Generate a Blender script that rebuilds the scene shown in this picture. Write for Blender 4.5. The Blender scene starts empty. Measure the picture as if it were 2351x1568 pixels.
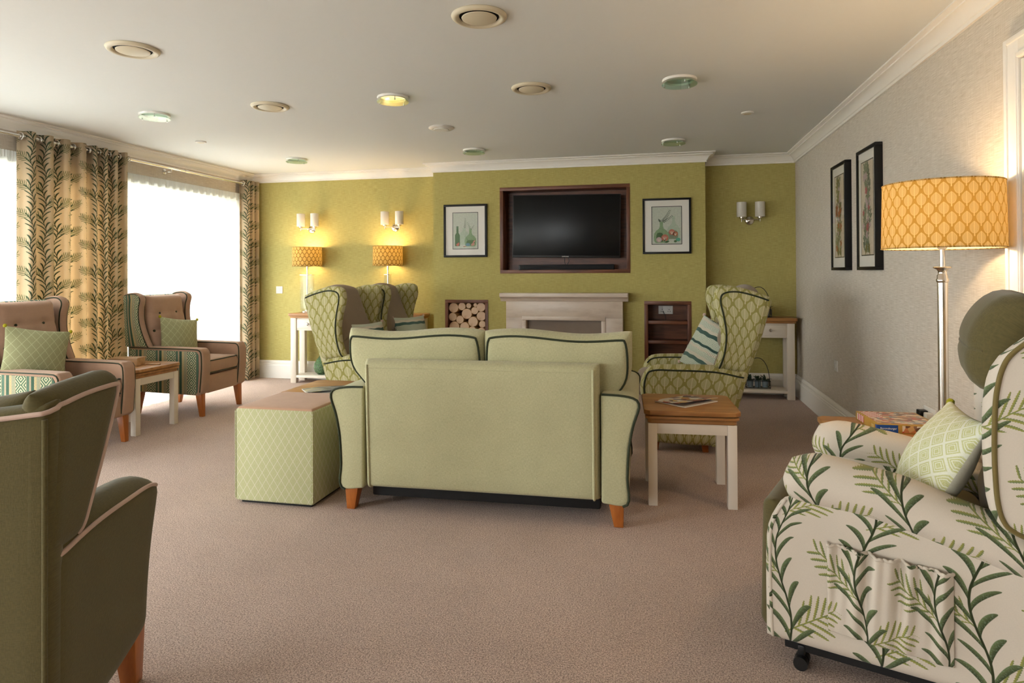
import bpy, bmesh, math, random
import numpy as np
from mathutils import Vector, Matrix

PI = math.pi
sc = bpy.context.scene
C = sc.collection
random.seed(7)
rng = np.random.default_rng(7)

# ------------------------------------------------------------------ camera
F_PX, YAW, PITCH, ROLL, PY = 1497.6, .21666, .0078, -.00489, 613.95
W_PX, H_PX = 2351, 1568
cam_data = bpy.data.cameras.new('camera')
cam_data.sensor_fit = 'HORIZONTAL'
cam_data.sensor_width = 36.0
cam_data.lens = 36.0 * F_PX / W_PX
cam_data.shift_y = -(H_PX / 2 - PY) / W_PX
cam_data.clip_start = .05
cam_data.clip_end = 200
cam = bpy.data.objects.new('camera', cam_data)
C.objects.link(cam)
_f = Vector((-math.sin(YAW) * math.cos(PITCH), math.cos(YAW) * math.cos(PITCH), math.sin(PITCH)))
_r = Vector((math.cos(YAW), math.sin(YAW), 0))
_u = _r.cross(_f)
_R = _r * math.cos(ROLL) + _u * math.sin(ROLL)
_U = -_r * math.sin(ROLL) + _u * math.cos(ROLL)
_m = Matrix((( _R.x, _U.x, -_f.x, 0), (_R.y, _U.y, -_f.y, 0), (_R.z, _U.z, -_f.z, 1.25), (0, 0, 0, 1)))
cam.matrix_world = _m
sc.camera = cam

# ------------------------------------------------------------------ view, sky
sc.view_settings.view_transform = 'Standard'
sc.view_settings.look = 'None'
sc.view_settings.gamma = 1
sc.view_settings.use_curve_mapping = False
sc.view_settings.exposure = 0.4
sc.cycles.use_denoising = True
sc.cycles.max_bounces = 10
sc.cycles.diffuse_bounces = 6
sc.cycles.transparent_max_bounces = 16
sc.cycles.sample_clamp_indirect = 6
sc.cycles.caustics_reflective = False
sc.cycles.caustics_refractive = False

world = bpy.data.worlds.new('overcast_sky')
sc.world = world
world.use_nodes = True
SKY = 20.0
_bg = world.node_tree.nodes['Background']
_bg.inputs[0].default_value = (.93, .972, 1.0, 1)
_bg.inputs[1].default_value = SKY

ROOM_L, ROOM_R, ROOM_B, ROOM_F, CEIL = -4.78, 1.385, 7.05, -3.2, 2.44
BREAST_L, BREAST_R, BREAST_Y = -2.37, .49, 6.78
WIN_A = (1.55, 6.80)      # opening in the left wall, along Y
WIN_ADDED = (-1.0, .6)  # unseen opening, added for more daylight from the left
WIN_TOP = 2.10
ADDED_REAR_WINS = ((-4.5, -3.2), (-2.9, -2.0))  # unseen windows added behind the camera to brighten surfaces facing it

def portal(loc, rot, sx, sy):
    l = bpy.data.lights.new('daylight_portal', 'AREA')
    l.shape = 'RECTANGLE'
    l.size, l.size_y = sx, sy
    l.cycles.is_portal = True
    o = bpy.data.objects.new('daylight_portal', l)
    o.location = loc
    o.rotation_euler = rot
    C.objects.link(o)
for a, b in (WIN_A, WIN_ADDED):
    portal((ROOM_L - .28, (a + b) / 2, WIN_TOP / 2), (0, -PI / 2, 0), WIN_TOP, b - a)
for a, b in ADDED_REAR_WINS:
    portal(((a + b) / 2, ROOM_F - .25, 1.52), (PI / 2, 0, 0), b - a, 1.25)

# ------------------------------------------------------------------ helpers: objects
def lin(h):
    h = h.lstrip('#')
    v = [int(h[i:i + 2], 16) / 255 for i in (0, 2, 4)]
    return tuple(x / 12.92 if x <= .04045 else ((x + .055) / 1.055) ** 2.4 for x in v)

def tag(o, label=None, cat=None, group=None, kind=None):
    if label: o['label'] = label
    if cat: o['category'] = cat
    if group: o['group'] = group
    if kind: o['kind'] = kind
    return o

def thing(name, label, cat, loc=(0, 0, 0), rotz=0, group=None):
    o = bpy.data.objects.new(name, None)
    o.empty_display_size = .1
    o.location = loc
    o.rotation_euler = (0, 0, rotz)
    C.objects.link(o)
    return tag(o, label, cat, group)

def copy_tree(o, parent=None):
    c = o.copy()
    C.objects.link(c)
    c.parent = parent
    for ch in list(o.children):
        copy_tree(ch, c)
    return c

def again(o, loc, rotz, label=None, group=None):
    c = copy_tree(o)
    c.location = loc
    c.rotation_euler = (0, 0, rotz)
    return tag(c, label, None, group)

def link_mesh(name, me, mat, parent=None, loc=(0, 0, 0), rot=(0, 0, 0)):
    o = bpy.data.objects.new(name, me)
    mats = mat if isinstance(mat, (list, tuple)) else [mat]
    for m in mats:
        me.materials.append(m)
    C.objects.link(o)
    o.location = loc
    o.rotation_euler = rot
    o.parent = parent
    return o

def finish(me, smooth=True, angle=40):
    if smooth:
        me.polygons.foreach_set('use_smooth', [True] * len(me.polygons))
        me.set_sharp_from_angle(angle=math.radians(angle))
    me.update()

def box_uv(me):
    uv = me.uv_layers.new(name='UVMap') if not me.uv_layers else me.uv_layers[0]
    for p in me.polygons:
        n = p.normal
        ax, ay, az = abs(n.x), abs(n.y), abs(n.z)
        for li in p.loop_indices:
            v = me.vertices[me.loops[li].vertex_index].co
            if az >= ax and az >= ay: q = (v.x, v.y)
            elif ay >= ax: q = (v.x, v.z)
            else: q = (v.y, v.z)
            uv.data[li].uv = q

def from_bm(name, bm, mat, parent=None, loc=(0, 0, 0), rot=(0, 0, 0), smooth=True, angle=40, uv=True):
    bmesh.ops.recalc_face_normals(bm, faces=bm.faces)
    me = bpy.data.meshes.new(name)
    bm.to_mesh(me)
    bm.free()
    finish(me, smooth, angle)
    if uv: box_uv(me)
    return link_mesh(name, me, mat, parent, loc, rot)

def from_data(name, verts, faces, mat, parent=None, uvs=None, smooth=True, angle=40, loc=(0, 0, 0), rot=(0, 0, 0), fmats=None):
    me = bpy.data.meshes.new(name)
    me.from_pydata([tuple(map(float, v)) for v in verts], [], faces)
    if fmats is not None:
        me.polygons.foreach_set('material_index', fmats)
    me.update()
    finish(me, smooth, angle)
    if uvs is not None:
        uv = me.uv_layers.new(name='UVMap')
        vi = np.empty(len(me.loops), dtype=np.int32)
        me.loops.foreach_get('vertex_index', vi)
        uv.data.foreach_set('uv', np.asarray(uvs, dtype=np.float32)[vi].ravel())
    else:
        box_uv(me)
    return link_mesh(name, me, mat, parent, loc, rot)

def bm_box(bm, x0, x1, y0, y1, z0, z1, bevel=0, segs=2):
    r = bmesh.ops.create_cube(bm, size=1)
    vs = r['verts']
    for v in vs:
        v.co = Vector(((x0 + x1) / 2 + v.co.x * (x1 - x0), (y0 + y1) / 2 + v.co.y * (y1 - y0), (z0 + z1) / 2 + v.co.z * (z1 - z0)))
    if bevel:
        es = list({e for v in vs for e in v.link_edges})
        bmesh.ops.bevel(bm, geom=es, offset=bevel, segments=segs, profile=.5, affect='EDGES')

def box(name, x0, x1, y0, y1, z0, z1, mat, parent=None, bevel=.003, segs=2, **k):
    bm = bmesh.new()
    bm_box(bm, x0, x1, y0, y1, z0, z1, bevel, segs)
    return from_bm(name, bm, mat, parent, **k)

def prism(name, pts, axis, a0, a1, mat, parent=None, bevel=0, segs=2, **k):
    """closed 2D outline pushed along an axis; axis x: pts are (y,z); y: (x,z); z: (x,y)"""
    def P(p, a):
        return {'x': (a, p[0], p[1]), 'y': (p[0], a, p[1]), 'z': (p[0], p[1], a)}[axis]
    bm = bmesh.new()
    A = [bm.verts.new(P(p, a0)) for p in pts]
    B = [bm.verts.new(P(p, a1)) for p in pts]
    n = len(pts)
    bm.faces.new(A)
    bm.faces.new(B[::-1])
    for i in range(n):
        bm.faces.new((A[i], A[(i + 1) % n], B[(i + 1) % n], B[i]))
    bmesh.ops.recalc_face_normals(bm, faces=bm.faces)
    if bevel:
        es = [e for e in bm.edges if len(e.link_faces) == 2 and e.calc_face_angle(0) > .5]
        bmesh.ops.bevel(bm, geom=es, offset=bevel, segments=segs, profile=.5, affect='EDGES', clamp_overlap=True)
    return from_bm(name, bm, mat, parent, **k)

def lathe(name, prof, mat, parent=None, segs=32, closed=False, caps=True, **k):
    verts, faces, uvs = [], [], []
    L = [0]
    for a, b in zip(prof, prof[1:]):
        L.append(L[-1] + math.dist(a, b))
    rm = max(p[0] for p in prof)
    for i, (r, z) in enumerate(prof):
        for j in range(segs + 1):
            a = 2 * PI * j / segs
            verts.append((r * math.cos(a), r * math.sin(a), z))
            uvs.append((a * rm, L[i]))
    n = segs + 1
    for i in range(len(prof) - 1):
        for j in range(segs):
            faces.append((i * n + j, i * n + j + 1, (i + 1) * n + j + 1, (i + 1) * n + j))
    if caps:
        if prof[0][0] > 1e-5: faces.append(tuple(range(segs - 1, -1, -1)))
        if prof[-1][0] > 1e-5: faces.append(tuple((len(prof) - 1) * n + j for j in range(segs)))
    return from_data(name, verts, faces, mat, parent, uvs, **k)

def tube(name, pts, r, mat, parent=None, segs=6, closed=False, **k):
    P = [Vector(p) for p in pts]
    n = len(P)
    T = []
    for i in range(n):
        a = P[i - 1] if (i > 0 or closed) else P[i]
        b = P[(i + 1) % n] if (i < n - 1 or closed) else P[i]
        T.append((b - a).normalized())
    ref = Vector((0, 0, 1)) if abs(T[0].z) < .9 else Vector((1, 0, 0))
    N = (ref - T[0] * ref.dot(T[0])).normalized()
    verts, faces, uvs = [], [], []
    L = 0
    for i in range(n):
        N = (N - T[i] * N.dot(T[i])).normalized()
        B = T[i].cross(N)
        rr = r[i] if isinstance(r, (list, tuple)) else r
        if i: L += (P[i] - P[i - 1]).length
        for j in range(segs):
            a = 2 * PI * j / segs
            verts.append(P[i] + (N * math.cos(a) + B * math.sin(a)) * rr)
            uvs.append((L, a * rr))
    m = n if closed else n - 1
    for i in range(m):
        for j in range(segs):
            i2 = (i + 1) % n
            faces.append((i * segs + j, i * segs + (j + 1) % segs, i2 * segs + (j + 1) % segs, i2 * segs + j))
    if not closed:
        faces.append(tuple(range(segs - 1, -1, -1)))
        faces.append(tuple((n - 1) * segs + j for j in range(segs)))
    k.setdefault('angle', 75)
    return from_data(name, verts, faces, mat, parent, uvs, **k)

def curve(pts):
    """Catmull-Rom through points by chord length -> function of t in 0..1"""
    P = np.array(pts, float)
    if len(P) == 2:
        return lambda t: P[0] + (P[1] - P[0]) * t
    s = np.r_[0, np.cumsum(np.linalg.norm(np.diff(P, axis=0), axis=1) ** .7)]
    s /= s[-1]
    n = len(P)
    D = np.zeros_like(P)
    for i in range(n):
        a, b = max(i - 1, 0), min(i + 1, n - 1)
        D[i] = (P[b] - P[a]) / (s[b] - s[a])
    def f(t):
        t = min(max(t, 0), 1)
        i = min(int(np.searchsorted(s, t, 'right')) - 1, n - 2)
        h = s[i + 1] - s[i]
        x = (t - s[i]) / h
        return ((2 * x**3 - 3 * x**2 + 1) * P[i] + (x**3 - 2 * x**2 + x) * h * D[i] + (-2 * x**3 + 3 * x**2) * P[i + 1] + (x**3 - x**2) * h * D[i + 1])
    return f

def coons(bot, top, left, right):
    """patch from four curves (bottom/top run left->right, left/right run bottom->top)"""
    cb, ct, cl, cr = curve(bot), curve(top), curve(left), curve(right)
    p00, p10, p01, p11 = cb(0), cb(1), ct(0), ct(1)
    def f(u, v):
        return ((1 - v) * cb(u) + v * ct(u) + (1 - u) * cl(v) + u * cr(v)
                - ((1 - u) * (1 - v) * p00 + u * (1 - v) * p10 + (1 - u) * v * p01 + u * v * p11))
    return f

def edge_samples(size, rim, n):
    r = min(rim / size, .45)
    k = 5
    e = [r * (1 - math.cos(i * PI / 2 / k)) for i in range(k + 1)]
    mid = list(np.linspace(r, 1 - r, n + 1))[1:-1]
    return e + mid + [1 - x for x in e[::-1]]

class Slab:
    """padded panel: a mid surface P(u,v), a thickness and a rounded rim"""
    def __init__(s, name, P, Wm, Hm, th, rim, mat, parent=None, nu=10, nv=10, bulge=0, bulge_b=None, disp=None, uvo=(0, 0), pw=.8, back_th=None, **k):
        s.P, s.Wm, s.Hm, s.th, s.rim, s.bulge, s.disp, s.pw = P, Wm, Hm, th, rim, bulge, disp, pw
        s.bulge_b = bulge if bulge_b is None else bulge_b
        us, vs = edge_samples(Wm, rim, nu), edge_samples(Hm, rim, nv)
        verts, uvs, faces = [], [], []
        idx = {}
        for side in (1, -1):
            for i, u in enumerate(us):
                for j, v in enumerate(vs):
                    border = i in (0, len(us) - 1) or j in (0, len(vs) - 1)
                    if side == -1 and border:
                        idx[(side, i, j)] = idx[(1, i, j)]
                        continue
                    idx[(side, i, j)] = len(verts)
                    verts.append(s.point(u, v, side))
                    uvs.append((u * Wm + uvo[0], v * Hm + uvo[1]))
        for side in (1, -1):
            for i in range(len(us) - 1):
                for j in range(len(vs) - 1):
                    q = (idx[(side, i, j)], idx[(side, i + 1, j)], idx[(side, i + 1, j + 1)], idx[(side, i, j + 1)])
                    faces.append(q if side == 1 else q[::-1])
        s.obj = from_data(name, verts, faces, mat, parent, uvs, angle=80, **k)
    def normal(s, u, v):
        e = 1e-3
        u0, u1 = max(u - e, 0), min(u + e, 1)
        v0, v1 = max(v - e, 0), min(v + e, 1)
        du = np.array(s.P(u1, v), float) - np.array(s.P(u0, v), float)
        dv = np.array(s.P(u, v1), float) - np.array(s.P(u, v0), float)
        n = np.cross(du, dv)
        return n / (np.linalg.norm(n) + 1e-12)
    def half(s, u, v, side=1):
        def c(d):
            x = min(d / s.rim, 1)
            return math.sqrt(max(0, 1 - (1 - x) ** 2))
        h = s.th / 2 * c(min(u, 1 - u) * s.Wm) * c(min(v, 1 - v) * s.Hm)
        b = s.bulge if side == 1 else s.bulge_b
        h += b * max(0, math.sin(PI * u) * math.sin(PI * v)) ** s.pw
        if s.disp and side == 1: h += s.disp(u, v)
        return h
    def point(s, u, v, side=1, lift=0):
        return np.array(s.P(u, v), float) + side * s.normal(u, v) * (s.half(u, v, side) + lift)
    def line(s, uvs, side=1, lift=0, n=8):
        out = []
        for _ in range(2):      # round the corners of the path
            q = [uvs[0]]
            for (a, b), (c, d) in zip(uvs, uvs[1:]):
                q += [(a * .75 + c * .25, b * .75 + d * .25), (a * .25 + c * .75, b * .25 + d * .75)]
            uvs = q + [uvs[-1]]
        n = max(2, n // 3)
        for (a, b), (c, d) in zip(uvs, uvs[1:]):
            for t in np.linspace(0, 1, n, endpoint=False):
                out.append(s.point(a + (c - a) * t, b + (d - b) * t, side, lift))
        out.append(s.point(*uvs[-1], side, lift))
        return out

def cushion(name, w, h, th, mat, parent=None, pinch=.07, n=14, uvo=(0, 0), sag=0, **k):
    def P(u, v):
        x = (u - .5) * w * (1 - pinch * math.sin(PI * v))
        y = (v - .5) * h * (1 - pinch * math.sin(PI * u))
        return (x, 0, y)
    return Slab(name, P, w, h, .012, .012, mat, parent, n, n, bulge=th / 2, pw=.62, uvo=uvo, **k)

def rot_obj(o, loc, rx=0, ry=0, rz=0):
    o.location = loc
    o.rotation_euler = (rx, ry, rz)
    return o

def text_mesh(name, body, size, mat, parent=None, loc=(0, 0, 0), rot=(0, 0, 0), depth=.0002, align='CENTER'):
    cu = bpy.data.curves.new(name, 'FONT')
    cu.body = body
    cu.size = size
    cu.align_x = align
    cu.align_y = 'CENTER'
    cu.extrude = depth
    cu.resolution_u = 2
    t = bpy.data.objects.new('tmp', cu)
    C.objects.link(t)
    dg = bpy.context.evaluated_depsgraph_get()
    me = bpy.data.meshes.new_from_object(t.evaluated_get(dg))
    bpy.data.objects.remove(t)
    me.materials.clear()
    return link_mesh(name, me, mat, parent, loc, rot)
# ------------------------------------------------------------------ helpers: materials
NT = None
class X:
    def __init__(s, sock): s.s = sock
    def __add__(s, o): return mth('ADD', s, o)
    __radd__ = __add__
    def __sub__(s, o): return mth('SUBTRACT', s, o)
    def __rsub__(s, o): return mth('SUBTRACT', o, s)
    def __mul__(s, o): return mth('MULTIPLY', s, o)
    __rmul__ = __mul__
    def __truediv__(s, o): return mth('DIVIDE', s, o)
    def __rtruediv__(s, o): return mth('DIVIDE', o, s)
    def __neg__(s): return mth('MULTIPLY', s, -1)
def put(sock, v):
    if isinstance(v, X): NT.links.new(v.s, sock)
    elif isinstance(v, (tuple, list)): sock.default_value = (*v, 1) if len(v) == 3 and len(sock.default_value) == 4 else v
    else: sock.default_value = v
def mth(op, *a):
    n = NT.nodes.new('ShaderNodeMath')
    n.operation = op
    for i, v in enumerate(a): put(n.inputs[i], v)
    return X(n.outputs[0])
fract = lambda a: mth('FRACT', a)
floor_ = lambda a: mth('FLOOR', a)
ab = lambda a: mth('ABSOLUTE', a)
mn = lambda a, b: mth('MINIMUM', a, b)
mx = lambda a, b: mth('MAXIMUM', a, b)
gt = lambda a, b: mth('GREATER_THAN', a, b)
lt = lambda a, b: mth('LESS_THAN', a, b)
sin_ = lambda a: mth('SINE', a)
sqrt_ = lambda a: mth('SQRT', a)
pow_ = lambda a, b: mth('POWER', a, b)
def ss(a, b, x):
    n = NT.nodes.new('ShaderNodeMapRange')
    n.interpolation_type = 'SMOOTHSTEP'
    put(n.inputs[0], x); put(n.inputs[1], a); put(n.inputs[2], b)
    return X(n.outputs[0])
def mixc(f, a, b):
    n = NT.nodes.new('ShaderNodeMix')
    n.data_type = 'RGBA'
    put(n.inputs[0], f); put(n.inputs[6], a); put(n.inputs[7], b)
    return X(n.outputs[2])
def mulc(a, f):
    n = NT.nodes.new('ShaderNodeVectorMath')
    n.operation = 'SCALE'
    put(n.inputs[0], a); put(n.inputs['Scale'], f)
    return X(n.outputs[0])
def coords(kind='UV'):
    n = NT.nodes.new('ShaderNodeTexCoord')
    return X(n.outputs[kind])
def sep(v):
    n = NT.nodes.new('ShaderNodeSeparateXYZ')
    put(n.inputs[0], v)
    return X(n.outputs[0]), X(n.outputs[1]), X(n.outputs[2])
def comb(x, y, z=0.):
    n = NT.nodes.new('ShaderNodeCombineXYZ')
    put(n.inputs[0], x); put(n.inputs[1], y); put(n.inputs[2], z)
    return X(n.outputs[0])
def noise(v, scale, detail=2, rough=.5):
    n = NT.nodes.new('ShaderNodeTexNoise')
    put(n.inputs['Vector'], v)
    n.inputs['Scale'].default_value = scale
    n.inputs['Detail'].default_value = detail
    n.inputs['Roughness'].default_value = rough
    return X(n.outputs[0])
def voro(v, scale, feature='F1'):
    n = NT.nodes.new('ShaderNodeTexVoronoi')
    n.feature = feature
    put(n.inputs['Vector'], v)
    n.inputs['Scale'].default_value = scale
    return X(n.outputs[0])
def bump(h, strength, dist=.002):
    n = NT.nodes.new('ShaderNodeBump')
    put(n.inputs['Height'], h)
    n.inputs['Strength'].default_value = strength
    n.inputs['Distance'].default_value = dist
    return X(n.outputs[0])
def mat(name, fn=None, col=None, rough=.8, metal=0, spec=.5, ior=None, trans=0, coat=0, emit=None, estr=0, sheen=0, alpha=None):
    global NT
    m = bpy.data.materials.new(name)
    m.use_nodes = True
    NT = m.node_tree
    b = NT.nodes['Principled BSDF']
    nb = None
    if fn:
        r = fn()
        if isinstance(r, tuple): col, nb = r
        else: col = r
    if col is not None: put(b.inputs['Base Color'], col)
    if nb is not None: put(b.inputs['Normal'], nb)
    put(b.inputs['Roughness'], rough)
    b.inputs['Metallic'].default_value = metal
    b.inputs['Specular IOR Level'].default_value = spec
    if ior: b.inputs['IOR'].default_value = ior
    b.inputs['Transmission Weight'].default_value = trans
    b.inputs['Coat Weight'].default_value = coat
    b.inputs['Sheen Weight'].default_value = sheen
    if emit:
        b.inputs['Emission Color'].default_value = (*emit, 1)
        b.inputs['Emission Strength'].default_value = estr
    return m
def translucent(m, amount, tint=None, transparent=0):
    """share of the light that passes through the cloth"""
    global NT
    NT = m.node_tree
    b = NT.nodes['Principled BSDF']
    t = NT.nodes.new('ShaderNodeBsdfTranslucent')
    bc = b.inputs['Base Color']
    if tint is not None: t.inputs[0].default_value = (*tint, 1)
    elif bc.links: NT.links.new(bc.links[0].from_socket, t.inputs[0])
    else: t.inputs[0].default_value = bc.default_value
    mixn = NT.nodes.new('ShaderNodeMixShader')
    mixn.inputs[0].default_value = amount
    NT.links.new(b.outputs[0], mixn.inputs[1])
    NT.links.new(t.outputs[0], mixn.inputs[2])
    out = mixn
    if transparent:
        tr = NT.nodes.new('ShaderNodeBsdfTransparent')
        m2 = NT.nodes.new('ShaderNodeMixShader')
        m2.inputs[0].default_value = transparent
        NT.links.new(mixn.outputs[0], m2.inputs[1])
        NT.links.new(tr.outputs[0], m2.inputs[2])
        out = m2
    NT.links.new(out.outputs[0], NT.nodes['Material Output'].inputs[0])
    return m

# ---- cloth grain
def weave(freq=700, var=.22, soft=.08, uvc=None):
    """returns (brightness factor, height) of a plain weave; cloth coordinates in metres"""
    uv = uvc or coords('UV')
    u, v, _ = sep(uv)
    n1 = noise(comb(u * .25, v), freq, 1)
    n2 = noise(comb(u, v * .25), freq, 1)
    g = (n1 + n2) * .5
    big = noise(uv, 9, 2)
    return 1 - var / 2 + g * var - soft / 2 + big * soft, g
def cloth(name, base, freq=700, var=.35, soft=.1, b=.35, rough=.92, sheen=.15):
    def fn():
        f, g = weave(freq, var, soft)
        return mulc(lin(base), f), bump(g, b, .0012)
    return mat(name, fn, rough=rough, spec=.25, sheen=sheen)

# ---- printed and woven patterns (cloth coordinates in metres)
def vine(u, v, Wc, P, s=.058, L=.082, amp=.02, w0=.0125):
    """upright trailing stem with arching leaves; returns (stem, leaf, shade along leaf)"""
    uu = fract(u / Wc) - .5
    p = uu * Wc - amp * sin_(v * (2 * PI / P))
    a = ab(p)
    side = gt(p, 0)
    q = a / L
    t = (v - pow_(q, .65) * (L * 1.15) + q * q * q * .02) / s + side * .5
    lid = floor_(t)
    d = ab(fract(t) - .5) * s
    jit = fract(sin_(lid * 12.9898 + side * 4.1) * 43758.5)
    ll = q * (1.0 + jit * .45)
    wid = w0 * pow_(mx(1 - ll, 0), .75) * (.75 + ll * 1.1)
    leaf = ss(wid + .0012, wid - .0012, d) * lt(ll, .985)
    rib = fract(t) - .5
    stem = ss(.0042, .0022, a)
    return stem, leaf, rib
def frond(u, v, Wc, P, bx, by, ang, LL=.165, s=.026, e=.070, w=.0092):
    """feathery side frond, one per repeat; returns mask and shade"""
    ca, sa = math.cos(ang), math.sin(ang)
    mxc, myc = bx + ca * LL * .55, by + sa * LL * .55
    du = (fract((u - mxc) / Wc + .5) - .5) * Wc + ca * LL * .55
    dv = (fract((v - myc) / P + .5) - .5) * P + sa * LL * .55
    p = du * ca + dv * sa
    q = dv * ca - du * sa
    a = ab(q)
    p0 = p - a * 1.25 + (a * a) * 4.0
    t = p0 / s + gt(q, 0) * .4
    d = ab(fract(t) - .5) * s
    x = p0 / LL
    env = e * sqrt_(mx(mn(x * 3.5, 1.0), .0)) * mx(1.05 - x * .75, .02)
    r = a / mx(env, .001)
    wid = w * sqrt_(mx(1 - r, 0)) * (.45 + r * .75) * (1 + .25 * sin_(a * 1400))
    ok = gt(x, .02) * lt(x, 1.0)
    leaf = ss(wid + .001, wid - .001, d) * ok * lt(r, .97)
    axis = ss(.0025, .0012, a) * gt(p, -.02) * lt(p, LL * .95)
    return mx(leaf, axis), fract(t)
def leafy(name, ground, dark, mid, lime, Wc=.25, P=.34, k=1.0, tr=0, grain=.16, swap=False):
    def fn():
        uv = coords('UV')
        u, v, _ = sep(uv)
        if k != 1.0: u, v = u / k, v / k
        f, g = weave(650, grain, .06, uv)
        st, lf, rib = vine(u, v, Wc, P)
        f1, r1 = frond(u, v, Wc, P, Wc * .5 + .015, .06, math.radians(28))
        f2, r2 = frond(u, v, Wc, P, Wc * .5 - .015, .20, math.radians(146), LL=.15)
        gcol = mulc(lin(ground), f)
        shade = ss(-.25, .3, rib)
        fr = noise(uv, 240, 1)
        lcol = mixc(shade, lin(dark), lin(mid))
        lcol = mixc(ss(.5, .7, fr) * .3, lcol, lin('#869a86'))
        fcol = mixc(ss(.3, .8, r1), lin(lime), lin(mid))
        fcol2 = mixc(ss(.3, .8, r2), lin(mid), lin(lime))
        c = mixc(f2, gcol, fcol2)
        c = mixc(f1, c, fcol)
        c = mixc(lf, c, lcol)
        c = mixc(st, c, lin(dark))
        relief = mx(mx(f1, f2), lf)
        return c, bump(g * .5 + relief, .35, .0012)
    m = mat(name, fn, rough=.9, spec=.2, sheen=.1)
    return translucent(m, tr) if tr else m
def motif(u, v, Wc, Hc, rx, ry):
    """staggered leaf medallions; returns medallion mask, vein mask, stalk mask"""
    row = floor_(v / (Hc * .5))
    uu = (fract(u / Wc + row * .5) - .5) * Wc
    # nearest of the two staggered rows
    def one(off):
        x = (fract(u / Wc + off) - .5) * Wc
        y = (fract(v / Hc + off) - .5) * Hc
        yy = y + .004
        r = sqrt_((x / rx) * (x / rx) + (yy / ry) * (yy / ry)) + ab(x) / rx * .55 * ss(0., ry, y)
        med = ss(1.06, .94, r)
        a = ab(x)
        ve = ss(.12, .32, ab(fract((y - a * 1.1) / (ry * .2)) - .5) + .18 * sin_(a * (38 / rx))) * gt(a, rx * .08) * ss(.98, .88, r)
        stalk = ss(rx * .16, rx * .10, a) * lt(y, -ry * .8)
        ring = ss(.12, .05, ab(r - 1.22))
        return med, ve * med, stalk, ring
    A, B = one(0.), one(.5)
    return [mx(a, b) for a, b in zip(A, B)]
def damask(name, ground, light, Wc=.074, Hc=.12, rx=.0245, ry=.036, tr=0, vein=.6, grain=.2, ring=.0, ringc=None):
    def fn():
        uv = coords('UV')
        u, v, _ = sep(uv)
        f, g = weave(600, grain, .06, uv)
        med, ve, st, rg = motif(u, v, Wc, Hc, rx, ry)
        c = mixc(mx(med, st), lin(ground), lin(light))
        c = mixc(ve * vein, c, lin(ground))
        if ring: c = mixc(rg * ring, c, lin(ringc))
        return mulc(c, f), bump(g * .4 + med * .5, .25, .001)
    m = mat(name, fn, rough=.9, spec=.2, sheen=.1)
    return translucent(m, tr) if tr else m
def trellis(name, ground, line, wx=.042, wy=.066, inner=.5, thick=.07, flip=False, grain=.3):
    def fn():
        uv = coords('UV')
        u, v, _ = sep(uv)
        f, g = weave(600, grain, .06, uv)
        x, y = u / wx, v / wy
        p, q = fract(x + y) - .5, fract(x - y) - .5
        d = .5 - mx(ab(p), ab(q))
        l1 = ss(thick, thick * .5, d)
        l2 = ss(.035, .015, ab(d - .2)) * inner
        l3 = ss(.035, .015, ab(d - .33)) * inner
        sp = ss(.45, .6, noise(uv, 420, 1)) * .35
        c = mixc(mx(mx(l1, l2), mx(l3, sp)), lin(ground), lin(line))
        return mulc(c, f), bump(g, .3, .001)
    return mat(name, fn, rough=.92, spec=.2, sheen=.1)
def stripes(name):
    """woven stripes with diamonds, running upright"""
    def fn():
        uv = coords('UV')
        u, v, _ = sep(uv)
        f, g = weave(600, .25, .06, uv)
        t = fract(u / .20)
        def band(a, b): return gt(t, a) * lt(t, b)
        beige, green, pale, yel = lin('#a39077'), lin('#2d4a3d'), lin('#b9b596'), lin('#b7ab67')
        x = (t - .21) * .20
        dy = (fract(v / .086) - .5) * .086
        dd = ab(x) + ab(dy) * .93
        rings = gt(fract(dd / .0215 + .2), .52)
        c = mixc(band(.0, .42), beige, mixc(rings, lin('#44604b'), pale))
        zig = gt(sin_(v * 620 + sin_(u * 900) * 2), -.1)
        c = mixc(band(.44, .55), c, mixc(zig, green, lin('#5f7a66')))
        c = mixc(band(.62, .74), c, mixc(gt(sin_(v * 300 + u * 700), .5), green, lin('#48644f')))
        dots = gt(sin_(v * 330) * sin_(u * 420), .1)
        c = mixc(band(.76, .83) * dots, c, yel)
        c = mixc(band(.85, .97), c, mixc(zig, green, pale))
        return mulc(c, f), bump(g, .3, .001)
    return mat(name, fn, rough=.92, spec=.2, sheen=.1)
def aztec(name):
    """bands of diamonds, braid and wavy stitching"""
    def fn():
        uv = coords('UV')
        u, v, _ = sep(uv)
        f, g = weave(450, .3, .08, uv)
        t = fract(v / .21 + .012 * sin_(u * 60))
        def band(a, b): return gt(t, a) * lt(t, b)
        white, green, sage, pink = lin('#d8d6c4'), lin('#35504a'), lin('#8ba292'), lin('#b5a593')
        x = ab(fract(u / .062) - .5) * .062
        y = ab(fract(t / .30 - .02) - .5) * .062
        dd = x + y
        dia = gt(fract(dd / .012), .5)
        c = mixc(dia, white, sage)
        c = mixc(band(.30, .44), c, mixc(gt(sin_(u * 700 + sin_(v * 900) * 2), .2), green, lin('#557068')))
        c = mixc(band(.44, .56), c, mixc(gt(fract(v * 160), .55), white, pink))
        c = mixc(band(.56, .68), c, mixc(gt(fract(u * 90 + v * 90), .5), sage, white))
        c = mixc(band(.74, .84), c, mixc(gt(sin_(u * 500), 0), pink, white))
        c = mixc(band(.90, .99), c, green)
        return mulc(c, f), bump(g, .5, .0015)
    return mat(name, fn, rough=.95, spec=.2, sheen=.1)
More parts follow.
